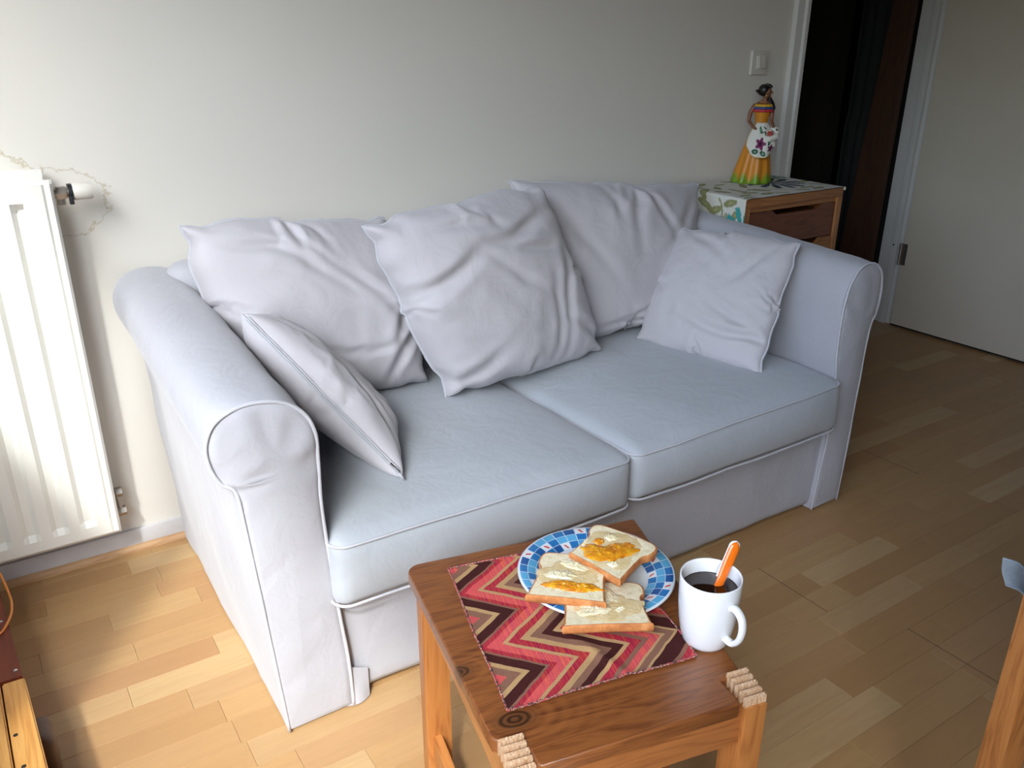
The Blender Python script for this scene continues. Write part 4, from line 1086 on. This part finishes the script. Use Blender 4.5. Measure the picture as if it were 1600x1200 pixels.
uvl = pm.data.uv_layers.new(name='UVMap')
for poly in pm.data.polygons:
    for li in poly.loop_indices:
        vi = pm.data.loops[li].vertex_index; uvl.data[li].uv = ((vi // (n2 + 1)) / n1, (vi % (n2 + 1)) / n2)
sm = pm.modifiers.new('s', 'SOLIDIFY'); sm.thickness = 0.0016; sm.offset = -1
tag(pm, 'red and brown zigzag woven placemat under the plate', 'placemat')
hem = [V[i * (n2 + 1)] for i in range(n1)] + [V[n1 * (n2 + 1) + j] for j in range(n2)] + [V[i * (n2 + 1) + n2] for i in range(n1, 0, -1)] + [V[j] for j in range(n2, 0, -1)]
th = NT('overlock_thread'); th.set(base=th.ramp(th.noise(th.coords(), 260, 1), [(0.40, (0.42, 0.05, 0.06)), (0.47, (0.50, 0.34, 0.24)), (0.52, (0.10, 0.03, 0.03))], const=True), rough=0.95)
vv, ff = tube(hem, [0.0011 + 0.0005 * ((i * 7) % 3) for i in range(len(hem))], 6, closed=True); part('hem', vv, ff, th.m, pm)

# ---------------------------------------------------------------- plate
PC = (0.7, 0.835, ZT + 0.0035)
pt = empty('plate', PC); tag(pt, 'white plate with blue chequered rim holding the bread', 'plate')
prof = [(0.0, 0.001), (0.055, 0.001), (0.062, 0.0), (0.066, 0.0015), (0.090, 0.010), (0.119, 0.0170), (0.1215, 0.0185), (0.119, 0.0200), (0.100, 0.0165), (0.085, 0.0105), (0.076, 0.0060), (0.066, 0.0048), (0.0, 0.0045)]
t = NT('plate_glaze'); tc = t.n('ShaderNodeTexCoord'); sx = t.n('ShaderNodeSeparateXYZ'); t.l(tc.outputs['Object'], sx.inputs[0])
X, Y = sx.outputs[0], sx.outputs[1]
rr = t.math('SQRT', t.math('ADD', t.math('MULTIPLY', X, X), t.math('MULTIPLY', Y, Y)))
an = t.math('MULTIPLY', t.math('ADD', t.math('DIVIDE', t.math('ARCTAN2', Y, X), 2 * PI), 0.5), 36.0)
rk_ = t.math('DIVIDE', t.math('SUBTRACT', rr, 0.0795), 0.0128)
ia, ir = t.math('FLOOR', an), t.math('FLOOR', rk_)
fa, fr_k = t.math('FRACT', an), t.math('FRACT', rk_)
ma = t.math('MODULO', ia, 4.0); mr = t.math('MODULO', t.math('ADD', t.math('ADD', ia, t.math('MULTIPLY', ir, 4.0)), 72.0), 6.0)
light = c4((0.10, 0.38, 0.62)); mid = c4((0.025, 0.17, 0.42)); dark = c4((0.012, 0.045, 0.20)); white = c4((0.70, 0.73, 0.75)); pale = c4((0.52, 0.64, 0.73))
col = t.mix(t.math('MAXIMUM', t.math('COMPARE', mr, 1.0, 0.2), t.math('COMPARE', mr, 4.0, 0.2)), light, mid)
col = t.mix(t.math('COMPARE', mr, 2.0, 0.2), col, white)
dk = t.mix(t.math('GREATER_THAN', t.math('SINE', t.math('MULTIPLY', an, 50.0)), 0.3), dark, mid)
col = t.mix(t.math('COMPARE', mr, 3.0, 0.2), col, dk)
# small red dash in the white squares
dash = t.math('MULTIPLY', t.math('LESS_THAN', t.math('ABSOLUTE', t.math('SUBTRACT', t.math('ADD', fa, t.math('MULTIPLY', fr_k, -0.5)), 0.25)), 0.11), t.math('LESS_THAN', t.math('ABSOLUTE', t.math('SUBTRACT', fr_k, 0.5)), 0.28))
dash = t.math('MULTIPLY', dash, t.math('COMPARE', mr, 2.0, 0.2))
col = t.mix(dash, col, c4((0.62, 0.06, 0.035)))
# thin pale grid lines
gl_ = t.math('MAXIMUM', t.math('LESS_THAN', fa, 0.07), t.math('LESS_THAN', fr_k, 0.07))
col = t.mix(gl_, col, pale)
# ragged inner border: alternate sectors start further out
stt = t.math('ADD', 0.0795, t.math('MULTIPLY', t.math('LESS_THAN', t.math('MODULO', ia, 5.0), 1.5), 0.0))
inz = t.math('MULTIPLY', t.math('GREATER_THAN', rr, stt), t.math('LESS_THAN', rr, 0.1175))
col = t.mix(inz, white, col)
t.set(base=col, rough=0.12, coat=0.5, spec=0.5)
MB().lathe(prof, 96).build('dish', t.m, pt, local=True, sharp=180)

# ---------------------------------------------------------------- bread
tcr = NT('bread_crust'); v = tcr.coords()
tcr.set(base=tcr.ramp(tcr.noise(v, 60, 4, 0.6), [(0.3, (0.36, 0.110, 0.026)), (0.55, (0.56, 0.21, 0.060)), (0.75, (0.70, 0.35, 0.13))]), rough=0.8); tcr.bump(tcr.noise(v, 400, 3), 0.5, 0.001)
tcm = NT('bread_crumb'); v = tcm.coords()
tcm.set(base=tcm.ramp(tcm.noise(v, 90, 5, 0.65), [(0.3, (0.70, 0.56, 0.33)), (0.5, (0.84, 0.72, 0.48)), (0.75, (0.88, 0.79, 0.58))]), rough=0.85, sss=0.05); tcm.bump(tcm.noise(v, 500, 3), 0.7, 0.0015)
M_crust, M_crumb = tcr.m, tcm.m
tbt = NT('butter'); v = tbt.coords(); tbt.set(base=tbt.ramp(tbt.noise(v, 60, 3), [(0.3, (0.80, 0.66, 0.36)), (0.7, (0.86, 0.80, 0.60))]), rough=0.16, spec=0.7, coat=0.6); tbt.bump(tbt.noise(v, 180, 3), 0.6, 0.002)
tjm = NT('marmalade'); v = tjm.coords(); tjm.set(base=tjm.ramp(tjm.noise(v, 75, 3), [(0.3, (0.55, 0.13, 0.01)), (0.55, (0.82, 0.33, 0.012)), (0.8, (0.90, 0.52, 0.03))]), rough=0.10, spec=0.8, coat=0.8); tjm.bump(tjm.noise(v, 160, 3), 0.7, 0.003)
tmx = NT('melted_butter'); v = tmx.coords(); tmx.set(base=tmx.ramp(tmx.noise(v, 50, 3), [(0.3, (0.70, 0.50, 0.22)), (0.6, (0.80, 0.62, 0.34)), (0.8, (0.82, 0.70, 0.46))]), rough=0.25, coat=0.5); tmx.bump(tmx.noise(v, 220, 3), 0.6, 0.0015)
M_butter, M_jam, M_melt = tbt.m, tjm.m, tmx.m

def bread(P0, P1, P2, P3, label, blobs, th=0.014, dome=0.10, seed=0):
    """P0-P1 flat bottom edge, P2/P3 top corners, points lie on the TOP surface. local (a,b) a along P0->P1, b towards P3/P2"""
    P0, P1, P2, P3 = map(Vector, (P0, P1, P2, P3))
    nrm = (P1 - P0).cross(P3 - P0).normalized()
    if nrm.z < 0: nrm = -nrm
    outl = [(0.02, 0.0), (0.5, 0.01), (0.98, 0.0), (1.0, 0.04), (0.975, 0.35), (0.97, 0.62), (1.03, 0.74), (1.035, 0.90), (0.96, 1.0), (0.75, 1.03), (0.5, 1.0 + dome * 0.35), (0.25, 1.03),
            (0.04, 1.0), (-0.035, 0.90), (-0.03, 0.74), (0.03, 0.62), (0.025, 0.35), (0.0, 0.04)]
    ring = spline([(a, b, 0) for a, b in outl], 5, closed=True)
    n = len(ring)
    def mp(a, b, h=0.0):
        return P0 * (1 - a) * (1 - b) + P1 * a * (1 - b) + P3 * (1 - a) * b + P2 * a * b + nrm * h
    root = empty('bread_slice', tuple(P0))
    lab = tag(root, label, 'bread', 'slices of bread on the plate')
    V = []; F = []
    prof = [(0.93, -th), (0.985, -th + 0.0012), (1.0, -th * 0.65), (1.0, -th * 0.3), (0.99, -0.0008), (0.965, 0.0002), (0.945, -0.0004)]
    for (s, h) in prof:
        for i, p in enumerate(ring):
            wob = 0.006 * nz(p[0] * 6 + seed, p[1] * 6, h * 200)
            V.append(tuple(mp(0.5 + (p[0] - 0.5) * (s + wob), 0.5 + (p[1] - 0.5) * (s + wob), h)))
    for k in range(len(prof) - 1):
        for i in range(n): j = (i + 1) % n; F.append((k * n + i, k * n + j, (k + 1) * n + j, (k + 1) * n + i))
    F.append(tuple(range(n))[::-1])
    part('crust', V, F, M_crust, root)
    V = []; F = []; sc = [0.95, 0.9, 0.8, 0.65, 0.5, 0.35, 0.2, 0.08]
    for s in sc:
        for p in ring:
            a, b = 0.5 + (p[0] - 0.5) * s, 0.5 + (p[1] - 0.5) * s
            V.append(tuple(mp(a, b, -0.0002 + (0.0006 * nz(a * 9 + seed, b * 9, 3) if s < 0.93 else 0))))
    for k in range(len(sc) - 1):
        for i in range(n): j = (i + 1) % n; F.append((k * n + i, k * n + j, (k + 1) * n + j, (k + 1) * n + i))
    F.append(tuple((len(sc) - 1) * n + i for i in range(n)))
    part('crumb', V, F, M_crumb, root)
    for bi, (nm, mat, ca, cb, ra, rb, ang, h) in enumerate(blobs):
        V = []; F = []; na, nr = 40, 9
        V.append(tuple(mp(ca, cb, h)))
        for r in range(1, nr + 1):
            for k in range(na):
                a = 2 * PI * k / na; q = r / nr
                jag = 1 + 0.34 * nz(math.cos(a) * 1.6 + bi * 7 + seed, math.sin(a) * 1.6, 2) + 0.16 * nz(math.cos(a) * 5 + bi, math.sin(a) * 5, seed)
                x, y = ra * q * jag * math.cos(a), rb * q * jag * math.sin(a)
                hh = h * (1 - q ** 3) * (1 + 1.1 * nz(x * 55 + bi, y * 55, seed + 4) + 0.5 * nz(x * 130, y * 130, bi)) + 0.0002
                if r == nr: hh = -0.0004
                V.append(tuple(mp(ca + x * math.cos(ang) - y * math.sin(ang), cb + x * math.sin(ang) + y * math.cos(ang), max(hh, -0.0004))))
        for k in range(na): F.append((0, 1 + k, 1 + (k + 1) % na))
        for r in range(nr - 1):
            for k in range(na): F.append((1 + r * na + k, 1 + (r + 1) * na + k, 1 + (r + 1) * na + (k + 1) % na, 1 + r * na + (k + 1) % na))
        part(nm, V, F, mat, root)
    return root
Z3 = 0.512
bread((0.570, 0.742, 0.5125), (0.672, 0.677, 0.5165), (0.728, 0.768, 0.5080), (0.628, 0.832, 0.5050), 'slice of bread with butter only, overhanging the front rim', [
    ('melted_butter', M_melt, 0.52, 0.42, 0.42, 0.34, 0.1, 0.0010), ('butter', M_butter, 0.38, 0.36, 0.24, 0.16, 0.2, 0.0034), ('butter', M_butter, 0.56, 0.72, 0.28, 0.11, 1.9, 0.0026),
    ('butter', M_butter, 0.68, 0.33, 0.09, 0.045, 0.9, 0.0030), ('butter', M_butter, 0.50, 0.50, 0.10, 0.06, 0.4, 0.0030)], seed=2)
bread((0.562, 0.822, 0.5185), (0.640, 0.741, 0.5240), (0.707, 0.815, 0.5265), (0.647, 0.897, 0.5195), 'slice of bread with an orange marmalade streak, left on the plate', [
    ('melted_butter', M_melt, 0.50, 0.54, 0.44, 0.38, 0.1, 0.0008), ('butter', M_butter, 0.36, 0.50, 0.26, 0.11, 0.1, 0.0034), ('butter', M_butter, 0.50, 0.76, 0.24, 0.10, -0.3, 0.0030),
    ('butter', M_butter, 0.25, 0.45, 0.07, 0.05, 0.1, 0.0030), ('marmalade', M_jam, 0.52, 0.28, 0.42, 0.12, 0.04, 0.0034)], seed=5)
bread((0.666, 0.858, 0.5320), (0.684, 0.762, 0.5320), (0.792, 0.798, 0.5330), (0.752, 0.900, 0.5340), 'topmost slice of bread, covered in orange marmalade', [
    ('melted_butter', M_melt, 0.50, 0.50, 0.44, 0.46, 0.0, 0.0008), ('marmalade', M_jam, 0.40, 0.32, 0.36, 0.19, 0.2, 0.0036), ('marmalade', M_jam, 0.60, 0.50, 0.32, 0.20, 0.9, 0.0036),
    ('marmalade', M_jam, 0.25, 0.55, 0.10, 0.10, 0.0, 0.0030), ('marmalade', M_jam, 0.66, 0.72, 0.10, 0.11, 0.3, 0.0026), ('butter', M_butter, 0.36, 0.76, 0.12, 0.09, 0.5, 0.0034), ('butter', M_butter, 0.08, 0.45, 0.035, 0.13, 0.0, 0.0022),
    ('butter', M_butter, 0.72, 0.22, 0.09, 0.06, 0.4, 0.0026)], seed=8)

# ---------------------------------------------------------------- mug, coffee, spoon
MC = (0.745, 0.646, ZT + 0.0004)
mg = empty('mug', MC); tag(mg, 'white china mug on the table corner beside the plate', 'mug')
tm = NT('white_china'); tm.set(base=(0.82, 0.825, 0.83), rough=0.13, coat=0.6, coatr=0.05)
prof = [(0.0, 0.004), (0.024, 0.004), (0.026, 0.0), (0.030, 0.0008), (0.0325, 0.006), (0.0362, 0.020), (0.0392, 0.038), (0.0410, 0.058), (0.0418, 0.080), (0.0420, 0.1045), (0.0412, 0.1060),
        (0.0400, 0.1055), (0.0392, 0.1030), (0.0388, 0.080), (0.0378, 0.055), (0.0350, 0.030), (0.030, 0.010), (0.0, 0.008)]
MB().lathe(prof, 72).build('cup', tm.m, mg, local=True, sharp=180)
hd = Vector((-0.02, -1.0, 0)).normalized()
pts = spline([tuple(hd * r + Vector((0, 0, z))) for r, z in ((0.0385, 0.076), (0.048, 0.0800), (0.0595, 0.072), (0.0630, 0.056), (0.0595, 0.038), (0.050, 0.026), (0.0400, 0.025), (0.0345, 0.026))], 7)
V, F = tube(pts, [0.0068 - 0.0008 * math.sin(PI * i / (len(pts) - 1)) for i in range(len(pts))], 14, flat=0.72)
part('handle', V, F, tm.m, mg, local=True)
tcf = NT('black_coffee'); tcf.set(base=(0.018, 0.006, 0.003), rough=0.04, spec=0.6)
cf_ = MB().lathe([(0.0, -0.004), (0.0378, -0.004), (0.0383, 0.0), (0.0375, -0.0006), (0.0, -0.0006)], 48).build('coffee', tcf.m)
cf_.location = (MC[0], MC[1], MC[2] + 0.0850); tag(cf_, 'black coffee filling the white mug', 'drink')
sp_ = empty('spoon', (0.738, 0.634, 0.560)); tag(sp_, 'orange plastic handled teaspoon standing in the coffee', 'spoon')
S0 = Vector((0.7555, 0.6445, 0.556)); S1 = Vector((0.791, 0.648, 0.6210))
axd = (S1 - S0).normalized()
side = axd.cross(Vector((-0.55, -0.83, 0.0))).normalized(); up_ = side.cross(axd).normalized()
def blade(a, b, wfn, thk, n=28):
    V = []; F = []
    for i in range(n + 1):
        t_ = i / n; c = a + (b - a) * t_; w = wfn(t_)
        for k in range(12):
            an_ = 2 * PI * k / 12; V.append(tuple(c + side * w * math.cos(an_) + up_ * thk * math.sin(an_) * min(1, w / 0.003)))
    for i in range(n):
        for k in range(12): F.append((i * 12 + k, i * 12 + (k + 1) % 12, (i + 1) * 12 + (k + 1) % 12, (i + 1) * 12 + k))
    F.append(tuple(range(12))[::-1]); F.append(tuple(n * 12 + k for k in range(12)))
    return V, F
to = NT('orange_plastic'); to.set(base=(0.86, 0.17, 0.008), rough=0.16, coat=0.5)
V, F = blade(S0 - axd * 0.012, S1, lambda t_: (0.0048 + 0.0030 * math.sin(min(1, t_ * 1.2) * PI * 0.5)) * (1 if t_ < 0.86 else math.sqrt(max(0.02, 1 - ((t_ - 0.86) / 0.14) ** 2))), 0.0026)
hdl = part('handle', V, F, to.m, sp_)
V, F = blade(S0 + up_ * -0.0022 + axd * 0.02, S1 + axd * 0.0015 - up_ * 0.0022, lambda t_: 0.0083 * (1 if t_ < 0.86 else math.sqrt(max(0.02, 1 - ((t_ - 0.86) / 0.14) ** 2))), 0.0016)
part('handle_back', V, F, plain('pale_rim', (0.78, 0.74, 0.70), 0.2), hdl)
V, F = blade(S0 - axd * 0.065, S0 - axd * 0.010, lambda t_: 0.010 * math.sin(PI * min(1, t_ * 1.3 + 0.05)) * (1 - t_) + 0.0022, 0.0012)
part('bowl', V, F, M_chrome, sp_)

# ---------------------------------------------------------------- pine bench and board at the lower left
bn = empty('low_platform', (-0.3, 1.25, 0)); tag(bn, 'low yellow pine platform with grooves and peg holes at the lower left', 'platform')
ZB = 0.130
def slab(pts2, z0, z1, name, mat, parent, bev=0.004):
    bm = bmesh.new(); f = bm.faces.new([bm.verts.new((x, y, z0)) for x, y in pts2])
    g = bmesh.ops.extrude_face_region(bm, geom=[f])
    for v in [q for q in g['geom'] if isinstance(q, bmesh.types.BMVert)]: v.co.z = z1
    bmesh.ops.recalc_face_normals(bm, faces=bm.faces)
    bmesh.ops.bevel(bm, geom=[e for e in bm.edges], offset=bev, segments=2, affect='EDGES')
    return MB().bm(bm).build(name, mat, parent)
xr = lambda y: -0.077 + (1.298 - y) * 0.050
def sl_(k): return (-0.1245 - 0.052 * k, -0.1255 - 0.052 * k)   # left border at the far end of each slat
slab([(-0.1285, 1.566), (xr(1.565), 1.565), (xr(0.9), 0.9), (-0.112, 0.9)], ZB - 0.03, ZB, 'slat', M_bench, bn, 0.0025)
for k in range(5): slab([(-0.181 - k * 0.054, 1.568), (-0.1315 - k * 0.054, 1.566), (-0.115 - k * 0.054, 0.9), (-0.164 - k * 0.054, 0.9)], ZB - 0.03, ZB, 'slat', M_bench, bn, 0.0025)
for (x, y) in ((-0.1165, 1.409), (-0.1105, 1.324)):
    MB().tube([(x, y, ZB - 0.004), (x, y, ZB + 0.0004)], 0.0040, 14).build('peg_hole', M_darkgap, bn)
for y in (1.50, 1.20, 0.93): slab([(-0.43, y), (-0.43, y + 0.045), (-0.100, y + 0.045), (-0.098, y)], 0.045, ZB - 0.03, 'batten', M_bench, bn, 0.002)
for (x, y) in ((-0.086, 1.455), (-0.40, 1.435), (-0.088, 0.95), (-0.40, 0.95)):
    f_ = MB(); f_.add(*rbox(x - 0.024, x + 0.024, y - 0.055, y + 0.030, 0.0, 0.100, 0.018, (6, 8, 6))); fo = f_.build('foot', M_dkbrown, bn)
    fo['label'] = 'dark brown rounded foot'
rb = empty('red_box', (-0.3, 1.75, 0)); tag(rb, 'red-brown lacquered wooden box with steel screws behind the low platform', 'box')
slab([(-0.40, 1.573), (-0.0935, 1.572), (-0.1165, 1.975), (-0.40, 1.985)], ZB - 0.016, ZB - 0.001, 'lid', M_red, rb, 0.0012)
slab([(-0.395, 1.578), (-0.0985, 1.577), (-0.1215, 1.970), (-0.395, 1.980)], 0.0, ZB - 0.016, 'body', M_red, rb, 0.001)
for (x, y) in ((-0.1035, 1.596), (-0.1175, 1.779)):
    m = MB().lathe([(0.0, 0.0012), (0.0022, 0.0014), (0.0036, 0.0006), (0.0038, -0.001)], 16, c=(x, y, ZB - 0.001)); m.box(x - 0.003, x + 0.003, y - 0.0004, y + 0.0004, ZB + 0.0000, ZB + 0.0006); m.build('screw', M_chrome, rb)
cab = spline([(-0.165, 1.93, 0.135), (-0.128, 1.96, 0.20), (-0.108, 1.93, 0.17), (-0.0955, 1.87, 0.138), (-0.0935, 1.82, 0.1325), (-0.103, 1.77, 0.132), (-0.128, 1.725, 0.132), (-0.20, 1.70, 0.132)], 10)
V, F = tube(cab, 0.0026, 10); cbo = part('cable', V, F, plain('orange_cable', (0.62, 0.19, 0.02), 0.35)); tag(cbo, 'thin orange cable curling over the red-brown box', 'cable')

# ---------------------------------------------------------------- pine table at the lower right and denim draped from it
t2 = empty('pine_table', (1.25, 0.1, 0), 0.0); tag(t2, 'pine table of which one leg and rail show at the lower right edge', 'table')
LX, LY = 0.998, 0.345
aL = -0.35
def rotb(x0, x1, y0, y1, z0, z1, name, mat, cx, cy_, b=0.002):
    m = MB().box(x0, x1, y0, y1, z0, z1, b=b)
    return m.build(name, mat, t2, tf=Matrix.Translation((cx, cy_, 0)) @ Matrix.Rotation(aL, 4, 'Z'))
rotb(-0.018, 0.018, -0.018, 0.018, 0.0, 0.73, 'leg', M_pine, LX, LY, 0.003)
rotb(0.016, 0.72, -0.010, 0.010, 0.385, 0.412, 'rail', M_pine_x, LX, LY)
rotb(0.70, 0.736, -0.018, 0.018, 0.0, 0.73, 'leg', M_pine, LX, LY, 0.003)
rotb(-0.018, 0.018, -0.70, -0.664, 0.0, 0.73, 'leg', M_pine, LX, LY, 0.003)
rotb(0.70, 0.736, -0.70, -0.664, 0.0, 0.73, 'leg', M_pine, LX, LY, 0.003)
rotb(-0.015, 0.75, -0.71, 0.015, 0.73, 0.752, 'top', M_pine_x, LX, LY, 0.003)

# denim garment whose cuff hangs from the pine table's corner into the picture
cl_ = spline([(1.18, 0.30, 0.757), (1.125, 0.345, 0.757), (1.118, 0.375, 0.735), (1.115, 0.388, 0.66), (1.112, 0.395, 0.600), (1.098, 0.406, 0.580), (1.083, 0.416, 0.592), (1.0705, 0.429, 0.597)], 8)
V = []; F = []; nw = 8
for i, p in enumerate(cl_):
    t_ = i / (len(cl_) - 1); wd2 = 0.024 - 0.006 * t_
    dirv = Vector((0.1, 0.35, 0.9)).normalized() if t_ > 0.55 else Vector((0.75, 0.66, 0.0))
    if 0.4 < t_ <= 0.55: dirv = (Vector((0.75, 0.66, 0.0)) * (0.55 - t_) + Vector((0.1, 0.35, 0.9)) * (t_ - 0.4)).normalized()
    for k in range(nw + 1):
        f_ = k / nw * 2 - 1; V.append(tuple(Vector(p) + dirv * wd2 * f_ + Vector((0.0, 0.0015 * math.cos(f_ * 3), 0))))
for i in range(len(cl_) - 1):
    for k in range(nw): F.append((i * (nw + 1) + k, (i + 1) * (nw + 1) + k, (i + 1) * (nw + 1) + k + 1, i * (nw + 1) + k + 1))
dn = part('denim_cuff', V, F, fabric('washed_denim', (0.26, 0.29, 0.30), (0.36, 0.39, 0.39), mscale=60))
sm = dn.modifiers.new('s', 'SOLIDIFY'); sm.thickness = 0.003
tag(dn, 'pale washed denim strap poking in at the right edge by the pine table', 'clothing')
for side_ in (0, nw):
    vv, ff = tube([Vector(V[i * (nw + 1) + side_]) for i in range(len(cl_))], 0.0014, 6); part('seam', vv, ff, fabric('denim_seam', (0.34, 0.40, 0.44), (0.40, 0.46, 0.50)), dn)
